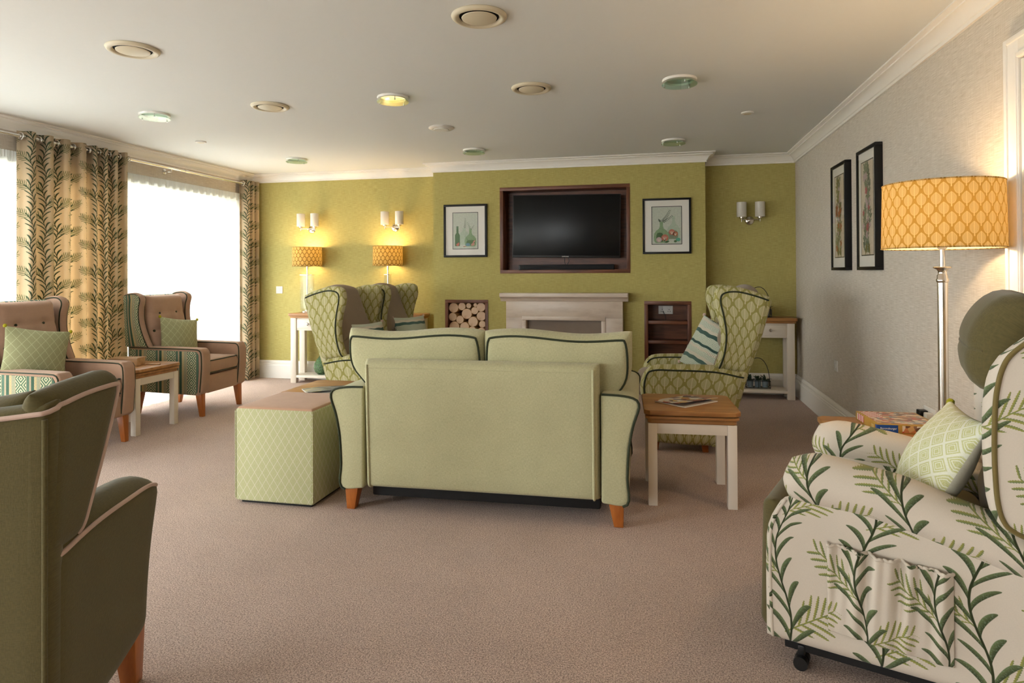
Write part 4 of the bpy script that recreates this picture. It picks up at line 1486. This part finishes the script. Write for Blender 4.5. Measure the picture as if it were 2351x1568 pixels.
# ------------------------------------------------------------------ pictures
def flat(name, pts, lay, mat_, parent):
    """one printed shape lying just off the sheet"""
    return from_data(name, [(x, -lay * .0002, z) for x, z in pts], [tuple(range(len(pts)))], mat_, parent, smooth=False)
def ell(cx, cz, rx, rz, n=20, a0=0):
    return [(cx + rx * math.cos(a) * math.cos(a0) - rz * math.sin(a) * math.sin(a0), cz + rx * math.cos(a) * math.sin(a0) + rz * math.sin(a) * math.cos(a0)) for a in [-2 * PI * i / n for i in range(n)]]
def leafpts(x, z, L, a, w=.3):
    c, s = math.cos(a), math.sin(a)
    P = [(0, 0), (.3, w * .5), (.6, w * .42), (1, 0), (.6, -w * .42), (.3, -w * .5)]
    return [(x + L * (p * c - q * s), z + L * (p * s + q * c)) for p, q in P][::-1]
def shape_group(name, polys, lay, mat_, parent):
    verts, faces = [], []
    for k, pts in enumerate(polys):
        b = len(verts)
        verts += [(x, -lay * .0002 - (k % 7) * .00002, z) for x, z in pts]
        faces.append(tuple(range(b, b + len(pts))))
    return from_data(name, verts, faces, mat_, parent, smooth=False)
def ink(n, col, var=.2, sc_=60): return plain(n, col, .7, var, sc_)
INK = {k: ink('ink_' + k, v) for k, v in dict(green='#7f9b74', deep='#47693f', pale='#a9b8a4', brown='#6a5b4a', pink='#c08d7c', coral='#b36450', teal='#4f9a82', blue='#57808c', leaf='#5c6656', dark='#3d463a', sheet='#bcc2b4', cream='#cfc0ab', rose='#a8505a', rust='#a1582f', moss='#77703a', sage='#76826b', mauve='#b7a0a0').items()}
def picture(name, label, w, h, fw, dep, loc, rotz, matw, mats, line='black'):
    t = thing(name, label, 'picture', loc, rotz)
    hx, hz = w / 2, h / 2
    for s in (-1, 1):
        box('frame_rail', -hx, hx, -dep, 0, s * hz - (fw if s > 0 else 0), s * hz + (fw if s < 0 else 0), MT['black_frame'], t, .0015)
        box('frame_rail', s * hx - (fw if s > 0 else 0), s * hx + (fw if s < 0 else 0), -dep, 0, -hz + fw, hz - fw, MT['black_frame'], t, .0015)
    y = -dep + .012
    box('mount_board', -hx + fw, hx - fw, y, y + .004, -hz + fw, hz - fw, MT['paper'], t, 0)
    px, pz, oz = matw
    o = thing_part = box('print_sheet', -px, px, y - .0008, y, oz - pz, oz + pz, INK[mats], t, 0)
    lw = .006
    for s in (-1, 1):
        box('mount_edge', -px - lw, px + lw, y - .0012, y, oz + s * (pz + lw / 2) - lw / 2, oz + s * (pz + lw / 2) + lw / 2, MT['black_frame'], o, 0)
        box('mount_edge', s * (px + lw / 2) - lw / 2, s * (px + lw / 2) + lw / 2, y - .0012, y, oz - pz, oz + pz, MT['black_frame'], o, 0)
    box('picture_glass', -hx + fw, hx - fw, -dep + .003, -dep + .005, -hz + fw, hz - fw, MT['picture_glass'], t, 0)
    art = y - .001
    return t, o, art, px, pz, oz
def bottle(parent, cx, base, prof, body, art, lay, name='printed_bottle'):
    pts = [(cx + r, base + z) for r, z in prof] + [(cx - r, base + z) for r, z in prof[::-1]]
    b = flat(name, pts, lay, INK[body], parent)
    b.location.y = art
    return b
def sprig(parent, x, z, L, a, art, lay, col='leaf', n=7, bend=.5, lw=.26, ls=.2):
    polys = []
    for i in range(n):
        f = (i + .5) / n
        aa = a + bend * f
        bx, bz = x + L * f * math.cos(a + bend * f / 2), z + L * f * math.sin(a + bend * f / 2)
        for s in (-1, 1):
            polys.append(leafpts(bx, bz, L * ls * (1.1 - .5 * f), aa + s * .75, lw))
    c, s = math.cos(a + bend / 2), math.sin(a + bend / 2)
    polys.append([(x, z), (x + L * c, z + L * s), (x + L * c + .001, z + L * s - .001), (x + .003, z)])
    g = shape_group('printed_sprig', polys, lay, INK[col], parent)
    g.location.y = art
def blob(parent, polys, col, art, lay, name='printed_shell'):
    g = shape_group(name, polys, lay, INK[col], parent)
    g.location.y = art
demi = [(.0, 0), (.052, .0), (.066, .018), (.070, .05), (.066, .085), (.046, .112), (.022, .128), (.015, .150), (.015, .185), (.018, .19)]
slim = [(0, 0), (.026, 0), (.029, .01), (.029, .115), (.022, .13), (.013, .142), (.012, .20), (.013, .215)]
mid = [(0, 0), (.045, 0), (.049, .012), (.050, .105), (.040, .130), (.018, .145), (.017, .175), (.021, .182)]
t, o, art, px, pz, oz = picture('bottle_picture', 'black framed print of three green bottles with a slim one at the side', .484, .570, .022, .028, (-2.003, BREAST_Y, 1.703), 0, (.138, .193, .0), 'sheet')
bottle(o, -.088, -.165, [(r * .95, z * 1.0) for r, z in slim], 'deep', art, 2)
bottle(o, -.012, -.150, mid, 'pale', art, 1)
bottle(o, .058, -.170, [(r * .95, z * .98) for r, z in demi], 'green', art, 3)
bottle(o, .060, -.160, [(r * .7, z * .5) for r, z in demi[:6]] + [(.0, .058)], 'deep', art, 4)
sprig(o, -.008, .025, .11, 1.35, art, 2, 'leaf', 7, .3)
sprig(o, .058, .01, .09, 1.75, art, 4, 'deep', 5, .5)
sprig(o, .062, .01, .06, .8, art, 4, 'dark', 4, .3)
sprig(o, .035, -.12, .075, 2.0, art, 5, 'deep', 5, .2)
blob(o, [ell(.030, -.150, .026, .017)], 'blue', art, 6)
blob(o, [ell(.085, -.148, .022, .015, 20, .5), ell(.098, -.118, .018, .008, 14, .7)], 'pink', art, 6)
blob(o, [ell(-.085, -.150, .017, .014), ell(-.075, -.135, .010, .008)], 'coral', art, 6)
blob(o, [leafpts(-.03, -.172, .05, .1, .15)], 'rust', art, 6, 'printed_twig')
t, o, art, px, pz, oz = picture('demijohn_picture', 'black framed print of two round glass demijohns with coral shells', .476, .561, .020, .028, (.112, BREAST_Y, 1.712), 0, (.144, .187, .006), 'sheet')
bottle(o, .068, -.135, [(r * .92, z * 1.22) for r, z in demi], 'pale', art, 1)
bottle(o, .060, -.132, [(r * .75, z * .75) for r, z in demi[:6]] + [(0, .09)], 'sage', art, 2)
bottle(o, -.052, -.170, [(r * 1.08, z * 1.12) for r, z in demi], 'green', art, 3)
bottle(o, -.068, -.160, [(r * .5, z * .8) for r, z in demi[:6]] + [(0, .095)], 'deep', art, 4)
sprig(o, -.052, .035, .15, .75, art, 2, 'leaf', 9, .45)
sprig(o, -.045, .04, .12, .35, art, 2, 'dark', 7, .4)
blob(o, [leafpts(-.055, .035, .05, 2.2, .45)], 'leaf', art, 2, 'printed_leaf')
for cx, cz, r, col in ((-.018, -.118, .035, 'coral'), (-.076, -.138, .028, 'mauve'), (.050, -.062, .030, 'coral'), (.085, -.08, .024, 'rust')):
    blob(o, [ell(cx, cz, r, r * .95)], col, art, 6)
    blob(o, [leafpts(cx, cz - r * .8, r * 1.5, 1.57 + k * .28, .08) for k in (-2, -1, 0, 1, 2)], 'cream', art, 7, 'printed_rib')
blob(o, [leafpts(-.02, -.165, .05, .2, .4), leafpts(-.03, -.155, .04, .9, .4)], 'deep', art, 7, 'printed_leaf')
blob(o, [ell(.112, -.138, .022, .018)], 'teal', art, 6)
blob(o, [ell(.085, -.155, .015, .012)], 'deep', art, 6)
def strip_art(o, art, seed, cols):
    r = random.Random(seed)
    stems, lf, lf2, fl, fl2 = [], [], [], [], []
    for k in range(4):
        x = r.uniform(-.03, .03)
        ph = r.uniform(0, 6)
        pts = [(x + .045 * math.sin(ph + q * 7) + .01 * math.sin(q * 19 + k), -.285 + q * .57) for q in np.linspace(0, 1, 40)]
        for (a, b), (c, d) in zip(pts, pts[1:]):
            stems.append([(a - .0012, b), (c - .0012, d), (c + .0012, d), (a + .0012, b)])
        for a, b in pts:
            for _ in range(3):
                sd = r.choice((-1, 1))
                q = leafpts(a, b, r.uniform(.02, .042), (PI / 2 - sd * r.uniform(.3, 1.3)), r.uniform(.3, .5))
                if max(abs(p[0]) for p in q) < .105: (lf if r.random() < .55 else lf2).append(q)
    for _ in range(14):
        q = (r.uniform(-.075, .075), r.uniform(-.26, .22))
        rr = r.uniform(.012, .02)
        (fl if r.random() < .5 else fl2).extend([ell(q[0] + rr * .8 * math.cos(a), q[1] + rr * .8 * math.sin(a), rr * .75, rr * .55, 10, a) for a in np.arange(5) * 1.257])
    for k, (polys, c) in enumerate(((stems, 'brown'), (lf, cols[0]), (lf2, cols[1]), (fl, cols[2]), (fl2, cols[3]))):
        blob(o, polys, c, art, 1 + k * 2, ('printed_stem', 'printed_leaf', 'printed_leaf', 'printed_flower', 'printed_flower')[k])
    for sx_ in (-1, 1):
        blob(o, [leafpts(sx_ * .015 + .01, -.22, .09, -PI / 2 + sx_ * .35, .35)], 'moss', art, 12, 'printed_leaf')
for y, lab, seed, cols in ((5.317, 'tall narrow botanical print with olive foliage, the one closer to the green alcove', 4, ('sage', 'moss', 'mauve', 'rust')), (4.652, 'tall narrow botanical print with rose flowers, the one closer to the floor lamp', 9, ('leaf', 'sage', 'rose', 'mauve'))):
    t, o, art, px, pz, oz = picture('botanical_picture', lab, .395, .80, .022, .045, (ROOM_R, y, 1.655), -PI / 2, (.122, .305, .005), 'cream')
    strip_art(o, art, seed, cols)

# ------------------------------------------------------------------ switches and sockets
def plate(name, label, loc, rotz, w=.086, h=.086, rocker=True):
    t = thing(name, label, 'switch' if rocker else 'socket', loc, rotz)
    box('face_plate', -w / 2, w / 2, -.009, 0, -h / 2, h / 2, MT['plastic'], t, .003)
    if rocker: box('rocker', -.012, .012, -.013, -.008, -.018, .018, MT['plastic'], t, .002)
    return t
plate('light_switch', 'white square light switch on the green wall beside the console table', (-4.41, ROOM_B, 1.055), 0)
plate('blank_plate', 'small white wall plate low on the beige wall under the narrow pictures', (ROOM_R, 5.56, .505), -PI / 2)
s2 = plate('wall_socket', 'white double socket with a black plug behind the floor lamp', (ROOM_R, 3.76, .50), -PI / 2, .146, .086, False)
box('plug', -.06, -.01, -.05, -.009, -.03, .022, MT['black'], s2, .005)
box('plug', .012, .058, -.042, -.009, -.03, .02, MT['plastic'], s2, .005)

# ------------------------------------------------------------------ lamps
def bulb_light(name, parent, loc, watts, size=.03, col=(1, .68, .36)):
    l = bpy.data.lights.new(name, 'POINT')
    l.energy = watts
    l.color = col
    l.shadow_soft_size = size
    o = bpy.data.objects.new(name, l)
    C.objects.link(o)
    o.location = loc
    o.parent = parent
    return o
MT['bulb'] = mat('lit_bulb', col=(1, .8, .5), emit=(1, .66, .32), estr=14)
def drum_shade(parent, r0, r1, z0, z1, outer, name='lamp_shade'):
    sh = lathe(name, [(r0, z0), (r1, z1)], MT[outer], parent, 64, caps=False)
    lathe('shade_lining', [(r0 - .002, z0 + .0005), (r1 - .002, z1 - .0005)], MT['shade_inner'], sh, 64, caps=False)
    for r, z in ((r0, z0), (r1, z1)):
        pts = [(r * math.cos(a), r * math.sin(a), z) for a in np.linspace(0, 2 * PI, 49)[:-1]]
        tube('shade_rim', pts, .0025, MT[outer], sh, 6, True)
    zz = z0 + .012
    for k in range(3):
        a = k * 2 * PI / 3 + .4
        tube('shade_spoke', [(.015 * math.cos(a), .015 * math.sin(a), zz), (r0 * .985 * math.cos(a), r0 * .985 * math.sin(a), zz)], .0018, MT['chrome'], sh, 6)
    return sh
def bulb(parent, z):
    lathe('bulb_holder', [(0, z - .06), (.018, z - .06), (.018, z - .02), (0, z - .018)], MT['plastic'], parent, 16)
    return lathe('bulb', [(.012, z - .018), (.02, z), (.028, z + .022), (.026, z + .04), (.014, z + .054), (0, z + .058)], MT['bulb'], parent, 20)
def table_lamp(label, loc, rz, watts):
    t = thing('table_lamp', label, 'table lamp', loc, rz, 'glass lamps on the console tables')
    lathe('base', [(0, 0), (.062, 0), (.064, .004), (.064, .020), (.060, .024), (.022, .026), (.020, .034), (0, .036)], MT['chrome'], t, 36)
    for s in (-1, 1):
        box('glass_panel', s * .068 - .006, s * .068 + .006, -.030, .030, .026, .435, MT['clear_glass'], t, .001)
    box('glass_panel', -.062, .062, -.028, -.022, .026, .435, MT['clear_glass'], t, .001)
    box('glass_panel', -.062, .062, .022, .028, .026, .435, MT['clear_glass'], t, .001)
    box('top_plate', -.076, .076, -.032, .032, .435, .443, MT['chrome'], t, .001)
    lathe('rod', [(0, .03), (.008, .03), (.008, .50), (.011, .50), (.011, .58), (0, .58)], MT['chrome'], t, 16)
    drum_shade(t, .168, .165, .540, .758, 'shade_small')
    bulb(t, .655)
    bulb_light('bulb_light', t, (0, 0, .735), watts, .03)
    bulb_light('bulb_light', t, (0, 0, .60), watts * .6, .03)
table_lamp('lit glass table lamp with a gold patterned shade beside the light switch', (-3.95, 6.885, .795), .0, 6.5)
table_lamp('lit glass table lamp with a gold patterned shade behind the wing chairs', (-2.95, 6.885, .795), PI / 2 + .25, 6.5)

fl_ = thing('floor_lamp', 'tall polished metal floor lamp with a wide glowing gold drum shade', 'floor lamp', (1.14, 2.97, 0))
lathe('base', [(0, 0), (.115, 0), (.118, .006), (.116, .016), (.09, .024), (.03, .032), (.026, .05), (0, .05)], MT['nickel'], fl_, 40)
lathe('pole', [(.0, .03), (.0185, .03), (.0185, .640), (.0205, .642), (.0205, .652), (.0185, .654), (.0185, 1.205), (0, 1.205)], MT['nickel'], fl_, 28)
lathe('collar', [(.0185, 1.200), (.0215, 1.203), (.0225, 1.212), (.0190, 1.218), (.0195, 1.228), (.0150, 1.236), (.0155, 1.246), (.021, 1.254), (.031, 1.259), (.033, 1.262), (.031, 1.265), (.0, 1.266)], MT['nickel'], fl_, 32)
lathe('upper_rod', [(0, 1.26), (.0095, 1.26), (.0095, 1.345), (0, 1.346)], MT['nickel'], fl_, 20)
lathe('lamp_holder', [(0, 1.335), (.012, 1.335), (.020, 1.345), (.020, 1.39), (0, 1.391)], MT['plastic'], fl_, 20)
drum_shade(fl_, .217, .212, 1.340, 1.602, 'shade')
bulb(fl_, 1.45)
bulb_light('bulb_light', fl_, (0, 0, 1.478), 30, .035)

# twin wall lights (switched off)
def wall_light(label, x):
    t = thing('wall_light', label, 'wall light', (x, ROOM_B, 1.77))
    p = lathe('back_plate', [(0, .022), (.012, .022), (.02, .016), (.034, .014), (.042, .008), (.046, 0)], MT['nickel'], t, 32, caps=False)
    rot_obj(p, (0, 0, 0), rx=PI / 2)
    tube('stem', [(0, -.01, 0), (0, -.10, 0)], .007, MT['nickel'], t, 10)
    tube('arm', [(-.088, -.10, .004), (.088, -.10, .004)], .004, MT['nickel'], t, 8)
    for s in (-1, 1):
        c = lathe('cup', [(0, -.028), (.004, -.028), (.004, .0), (.018, .002), (.024, .008), (.024, .02), (0, .021)], MT['nickel'], t, 20)
        c.location = (s * .088, -.10, .01)
        sh = lathe('glass_shade', [(.02, .02), (.046, .021), (.048, .024), (.048, .170), (.046, .171), (.045, .168), (.045, .03)], MT['opal'], t, 36, caps=False)
        sh.location = (s * .088, -.10, .01)
wall_light('twin opal glass wall light on the green wall beside the window', -3.98)
wall_light('twin opal glass wall light on the green wall next to the chimney breast', -2.925)
wall_light('twin opal glass wall light in the dark green alcove', .943)

# ------------------------------------------------------------------ ceiling fittings
k_ = (CEIL - 1.25) / 1.2
def vent(label, x, y):
    t = thing('ceiling_vent', label, 'air vent', (x * k_, y * k_, CEIL), group='round ceiling vents')
    lathe('outer_ring', [(.128, 0), (.130, -.004), (.126, -.012), (.116, -.018), (.104, -.017), (.094, -.008), (.090, .0)], MT['ivory'], t, 48, caps=False)
    lathe('vent_throat', [(.092, -.006), (.090, -.001), (0, -.0008)], MT['dark'], t, 40, caps=False)
    lathe('centre_disc', [(0, -.024), (.06, -.022), (.080, -.016), (.082, -.012), (.07, -.008), (.0, -.006)], MT['ivory'], t, 40)
vent('ivory round ceiling vent over the open carpet on the window side', -2.708, 2.948)
vent('ivory round ceiling vent over the open carpet on the recliner side', -.797, 2.934)
vent('ivory round ceiling vent between two glass ceiling lights near the window', -2.685, 4.175)
vent('ivory round ceiling vent above the sofa between two glass ceiling lights', -.780, 4.155)
MT['lit_disc'] = mat('lit_lamp_diffuser', col=(1, .85, .6), emit=(1, .62, .22), estr=1.6)
MT['frost'] = plain('frosted_lamp_diffuser', '#d8ddd0', .5, .02)
def downlight(label, x, y, lit=False):
    t = thing('ceiling_light', label, 'ceiling light', (x * k_, y * k_, CEIL), group='round glass ceiling lights')
    lathe('rim', [(.104, 0), (.106, -.006), (.102, -.014), (.086, -.016), (.080, -.006)], MT['white'], t, 44, caps=False)
    lathe('diffuser', [(0, -.004), (.082, -.003)], MT['lit_disc'] if lit else MT['frost'], t, 36, caps=False)
    g = lathe('glass_disc', [(0, -.036), (.106, -.036), (.108, -.033), (.106, -.030), (0, -.030)], MT['green_glass_disc'], t, 48)
    for k in range(3):
        a = k * 2 * PI / 3 + .7 + x
        s = lathe('stud', [(0, -.042), (.006, -.041), (.006, -.037), (.004, -.036), (.004, -.012), (0, -.012)], MT['chrome'], t, 12)
        s.location = (.094 * math.cos(a), .094 * math.sin(a), 0)
    if lit:
        l = bpy.data.lights.new('lamp_light', 'SPOT')
        l.energy = 7
        l.color = (1, .72, .4)
        l.spot_size = 2.2
        l.spot_blend = .6
        l.shadow_soft_size = .05
        o = bpy.data.objects.new('lamp_light', l)
        C.objects.link(o)
        o.parent = t
        o.location = (0, 0, -.05)
downlight('round glass ceiling light close to the leaf print curtain pair', -3.659, 4.191)
downlight('lit round ceiling light glowing yellow under its glass disc', -1.742, 4.162, True)
downlight('round glass ceiling light above the medallion wing chair', .153, 4.190)
downlight('round glass ceiling light above the console table and switch', -3.664, 6.180)
downlight('round glass ceiling light in front of the chimney breast, above the log niche', -1.726, 6.135)
downlight('round glass ceiling light in front of the chimney breast, above the shelf niche', .166, 6.124)
t = thing('smoke_detector', 'flat white ceiling disc between two glass ceiling lights', 'detector', (-1.722 * k_, 5.131 * k_, CEIL))
lathe('detector_body', [(.103, 0), (.104, -.006), (.09, -.014), (.07, -.016), (0, -.018)], MT['plastic'], t, 40, caps=False)
lathe('detector_cap', [(.062, -.0155), (.060, -.020), (0, -.021)], MT['plastic'], t, 32, caps=False)
for lab, x, y in (('small white sensor disc on the ceiling towards the beige wall', .685, 5.183), ('small white sensor disc on the ceiling towards the window', -4.016, 5.157)):
    t = thing('ceiling_sensor', lab, 'sensor', (x * k_, y * k_, CEIL))
    lathe('sensor_body', [(.046, 0), (.047, -.008), (.044, -.011), (0, -.012)], MT['plastic'], t, 28, caps=False)
    lathe('sensor_ring', [(.030, -.0115), (.029, -.0135), (0, -.014)], MT['ivory'], t, 24, caps=False)

# ------------------------------------------------------------------ cushions on chairs
def scatter(name, label, w, h, th, mat_, loc, rot, pom=None, back=None, pinch=.07):
    t = thing(name, label, 'cushion', loc)
    t.rotation_euler = rot
    c = cushion('cushion_cover', w, h, th, mat_, t, pinch)
    if pom:
        for sx_ in (-1, 1):
            for sz_ in (-1, 1):
                o = lathe('corner_tassel', [(0, -.014), (.009, -.011), (.013, 0), (.009, .011), (0, .014)], MT[pom], t, 12)
                o.location = (sx_ * w * .5, 0, sz_ * h * .5)
    return t
scatter('scatter_cushion', 'sage trellis scatter cushion leaning in the tan armchair by the curtain pair and green wall', .37, .37, .15, MT['sage_trellis'], (-4.275, 5.20, .665), (-.25, .14, PI / 2 - .30), 'lime')
scatter('scatter_cushion', 'sage trellis scatter cushion leaning in the tan armchair behind the olive chair', .40, .40, .15, MT['sage_trellis'], (-4.265, 3.765, .675), (-.25, .18, PI / 2 - .45), 'lime')
scatter('banded_cushion', 'banded green and white cushion propped in the side-on wing chair', .42, .40, .16, MT['aztec'], (.375, 4.95, .695), (-.42, .25, -1.0), 'pink_piping')
scatter('banded_cushion', 'banded green and white cushion in the wing chair closest to the sofa', .40, .36, .16, MT['aztec'], (-2.35, 5.10, .66), (-.30, 0, PI / 2 - .35), 'pink_piping')
scatter('banded_cushion', 'banded green and white cushion in the wing chair beside the log niche', .40, .36, .16, MT['aztec'], (-2.28, 5.90, .66), (-.30, 0, PI / 2 - .45), 'pink_piping')
# lime cushion of the recliner, pattern in front and plain linen behind
t = thing('lime_cushion', 'lime and white patterned cushion with a plain linen back in the leafy recliner', 'cushion', (.86, 2.30, .645))
t.rotation_euler = (-.50, .0, math.radians(68.8) + PI + .25)
cf = cushion('cushion_cover', .375, .375, .15, [MT['lime_key'], MT['grey_linen']], t, .06)
me = cf.obj.data
half_n = len(me.polygons) // 2
me.polygons.foreach_set('material_index', [0] * half_n + [1] * (len(me.polygons) - half_n))
for sx_ in (-1, 1):
    for sz_ in (-1, 1):
        o = lathe('corner_pompom', [(0, -.013), (.009, -.01), (.013, 0), (.009, .01), (0, .013)], MT['lime'], t, 14)
        o.location = (sx_ * .183, 0, sz_ * .183)

# ------------------------------------------------------------------ small things on tables
def cover_mat(name, cols, sc_=14):
    def fn():
        o = coords('Object')
        n = NT.nodes.new('ShaderNodeTexVoronoi')
        n.inputs['Scale'].default_value = sc_
        put(n.inputs['Vector'], o)
        r, g, b = sep(X(n.outputs['Color']))
        c = lin(cols[0])
        for i, col in enumerate(cols[1:]):
            c = mixc(gt(r, (i + 1) / len(cols)), c, lin(col))
        return c
    return mat(name, fn, rough=.35, spec=.5)
MT['mag1'] = cover_mat('purple_red_magazine_cover', ['#3d1f33', '#8c2f2a', '#d8d2cc', '#c79a3c', '#4c2340', '#c9c2bc'], 26)
MT['mag2'] = cover_mat('grey_magazine_cover', ['#6d7078', '#8b8f93', '#a9aa92', '#55585f', '#9b9a7a'], 16)
MT['pages'] = plain('magazine_pages', '#d9d3cc', .7, .03)
def magazine(label, loc, rz, cover, curl):
    t = thing('magazine', label, 'magazine', loc, rz)
    w, h = .215, .285
    Slab('page_block', lambda u, v: ((u - .5) * w, (v - .5) * h, .0032), w, h, .006, .003, MT['pages'], t, 6, 6)
    def cv(u, v):
        return ((u - .5) * w, (v - .5) * h, .0080 + curl * u ** 2.2 + .002 * math.sin(v * 5))
    Slab('front_cover', cv, w, h, .0016, .001, MT[cover], t, 10, 8)
    return t
magazine('magazine with a purple and red cover lying on the oak side table', (.165, 3.825, .512), math.radians(-42), 'mag1', .018)
magazine('grey covered magazine on the oak table behind the pouffe', (-2.02, 3.77, .512), math.radians(-50), 'mag2', .010)

# wooden tissue box cover on the table between the tan chairs
t = thing('wooden_box', 'small pale oak box on the side table between the tan armchairs', 'box', (-4.19, 4.50, .512), math.radians(12))
box('box_body', -.115, .115, -.06, .06, 0, .062, MT['oak_pale'], t, .003)
box('box_lid', -.118, .118, -.063, .063, .058, .066, MT['oak_pale'], t, .002)
tube('bead_string', [(.13 + .018 * i, .02 + .012 * math.sin(i * 1.3), .006) for i in range(8)], .006, MT['oak_pale'], t, 8)

# jigsaw box
def _puzzle():
    o = coords('Object')
    x, y, z = sep(o)
    n = NT.nodes.new('ShaderNodeTexVoronoi')
    n.inputs['Scale'].default_value = 42
    put(n.inputs['Vector'], comb(x, y * 1.6, z))
    r, g, b = sep(X(n.outputs['Color']))
    c = lin('#c9a06a')
    for i, col in enumerate(('#8d6a52', '#d6c3b0', '#7e8a93', '#c07a4a', '#e0d2bd', '#6d4c3a', '#b5443c')):
        c = mixc(gt(r, (i + 1) / 8), c, lin(col))
    chk = gt((fract(x / .024) - .5) * (fract(y / .024) - .5), 0)
    inchk = lt(x, -.055) * gt(y, .0)
    c = mixc(inchk, c, mixc(chk, lin('#e8e4df'), lin('#b8282a')))
    return c
MT['puzzle'] = mat('jigsaw_picture', _puzzle, rough=.3)
MT['gold_card'] = plain('gold_cardboard', '#b08a3e', .4, .08, 20)
MT['blue_card'] = plain('blue_label', '#1f4f96', .4, .02)
MT['white_ink'] = plain('white_ink', '#f1eee8', .6, .01)
MT['pale_gold'] = plain('pale_gold_ink', '#d9c58e', .5, .02)
t = thing('jigsaw_box', 'flat gold jigsaw puzzle box with a busy picture on the oak table', 'box', (1.11, 3.41, .512), math.radians(2))
b = box('box_lid', -.135, .135, -.145, .145, 0, .040, MT['gold_card'], t, .0015)
box('picture_panel', -.122, .122, -.125, .132, .0398, .0406, MT['puzzle'], b, 0)
box('side_picture', -.030, .070, -.1458, -.1445, .004, .036, MT['puzzle'], b, 0)
box('side_picture', -.1358, -.1345, .03, .12, .006, .036, MT['puzzle'], b, 0)
box('blue_label', -.135, -.048, -.1460, -.1443, .002, .038, MT['blue_card'], b, 0)
text_mesh('maker_name', 'Ravensburger', .0125, MT['white_ink'], b, (-.088, -.1462, .022), (PI / 2, 0, 0))
text_mesh('piece_count', '100', .030, MT['pale_gold'], b, (.104, -.1452, .020), (PI / 2, 0, 0))
box('label_flash', -.1366, -.1343, -.145, -.125, .003, .037, MT['blue_card'], b, 0)
text_mesh('piece_count', '100', .024, MT['pale_gold'], b, (-.1356, -.085, .020), (PI / 2, 0, -PI / 2))

# ------------------------------------------------------------------ things on the consoles
MT['wire'] = plain('black_wire', '#141413', .5, .05)
MT['zinc'] = plain('grey_hammered_pot', '#6f7d86', .45, .2, 80, .3)
MT['plant'] = plain('dark_succulent_leaf', '#2e4230', .6, .3, 40)
def planter(label, loc, w=.225, d_=.085, h=.075, arch_h=.30):
    t = thing('wire_planter', label, 'planter', loc)
    hx, hy = w / 2, d_ / 2
    for z in (.006, h):
        tube('basket_ring', [(-hx, -hy, z), (hx, -hy, z), (hx, hy, z), (-hx, hy, z)], .0032, MT['wire'], t, 6, True)
    for x, y in ((-hx, -hy), (hx, -hy), (hx, hy), (-hx, hy), (0, -hy), (0, hy)):
        tube('basket_wire', [(x, y, .003), (x, y, h)], .0026, MT['wire'], t, 6)
    for x in np.linspace(-hx, hx, 7):
        tube('basket_wire', [(x, -hy, .006), (x, hy, .006)], .002, MT['wire'], t, 6)
    pts = [(hx * math.cos(a), 0, h * .3 + (arch_h - h * .3) * math.sin(a) ** .8) for a in np.linspace(0, PI, 24)]
    tube('handle', pts, .0032, MT['wire'], t, 6)
    return t
def pot(label, loc, seed):
    t = thing('plant_pot', label, 'potted plant', loc, seed, 'little pots in the wire planters')
    lathe('pot', [(0, .001), (.026, .001), (.031, .066), (.032, .070), (.029, .070), (.027, .058), (0, .056)], MT['zinc'], t, 20)
    r = random.Random(seed)
    for k in range(16):
        a, el, L = r.uniform(0, 6.28), r.uniform(.5, 1.45), r.uniform(.045, .095)
        verts, faces = [], []
        n = 5
        for i in range(n + 1):
            f = i / n
            wd = .011 * math.sin(PI * min(1, f * .9 + .08))
            e2 = el - f * .35
            rad, z = L * f * math.cos(e2), .056 + L * f * math.sin(e2)
            px_, py_ = rad * math.cos(a), rad * math.sin(a)
            verts += [(px_ - wd * math.sin(a), py_ + wd * math.cos(a), z), (px_, py_, z - .003), (px_ + wd * math.sin(a), py_ - wd * math.cos(a), z)]
        for i in range(n):
            for j in range(2):
                faces.append((i * 3 + j, i * 3 + j + 1, i * 3 + j + 4, i * 3 + j + 3))
        from_data('leaf', verts, faces, MT['plant'], t)
    return t
for zb_, xx, word in ((.090, .985, 'shelf'), (.795, 1.0, 'top')):
    planter('black wire planter with an arched handle on the alcove console %s' % word, (xx, 6.87, zb_))
    for k in (-1, 0, 1):
        pot('%s grey plant pot in the wire planter on the alcove console %s' % ('middle' if k == 0 else 'end', word), (xx + k * .071, 6.87, zb_ + .009), 3 + k + int(zb_ * 10))
def _hob():
    u, v, _ = sep(coords('UV'))
    x, y = fract(u / .022 + floor_(v / .019) * .5) - .5, fract(v / .019) - .5
    hgt = ss(.55, .0, sqrt_(x * x + y * y))
    return mixc(hgt, lin('#2f5a2c'), lin('#7ba35e')), bump(hgt, 1.0, .006)
MT['hobnail'] = mat('green_hobnail_glass', _hob, rough=.12, spec=.7, trans=.25)
t = thing('glass_vase', 'green hobnail glass vase on the shelf of the white console table', 'vase', (-3.76, 6.875, .09))
lathe('vase_body', [(0, .001), (.045, .001), (.078, .03), (.092, .075), (.085, .125), (.060, .17), (.034, .20), (.026, .225), (.030, .24), (.026, .24), (.020, .22)], MT['hobnail'], t, 36, caps=False)
lathe('vase_neck', [(.026, .235), (.032, .245), (.030, .250), (.022, .246)], MT['hobnail'], t, 28, caps=False)

# ------------------------------------------------------------------ look-alikes belong to a group
GROUPS = {'wing_chair': 'green medallion wing chairs', 'tan_armchair': 'tan wing armchairs by the window', 'side_table': 'oak topped side tables', 'console_table': 'white console tables', 'wall_light': 'twin glass wall lights', 'botanical_picture': 'tall botanical prints', 'scatter_cushion': 'sage trellis cushions', 'banded_cushion': 'banded green and white cushions', 'wire_planter': 'wire planters in the alcove', 'magazine': 'magazines on the side tables', 'ceiling_sensor': 'small ceiling sensors'}
for o in bpy.data.objects:
    g = GROUPS.get(o.name.split('.')[0])
    if g and o.parent is None: o['group'] = g
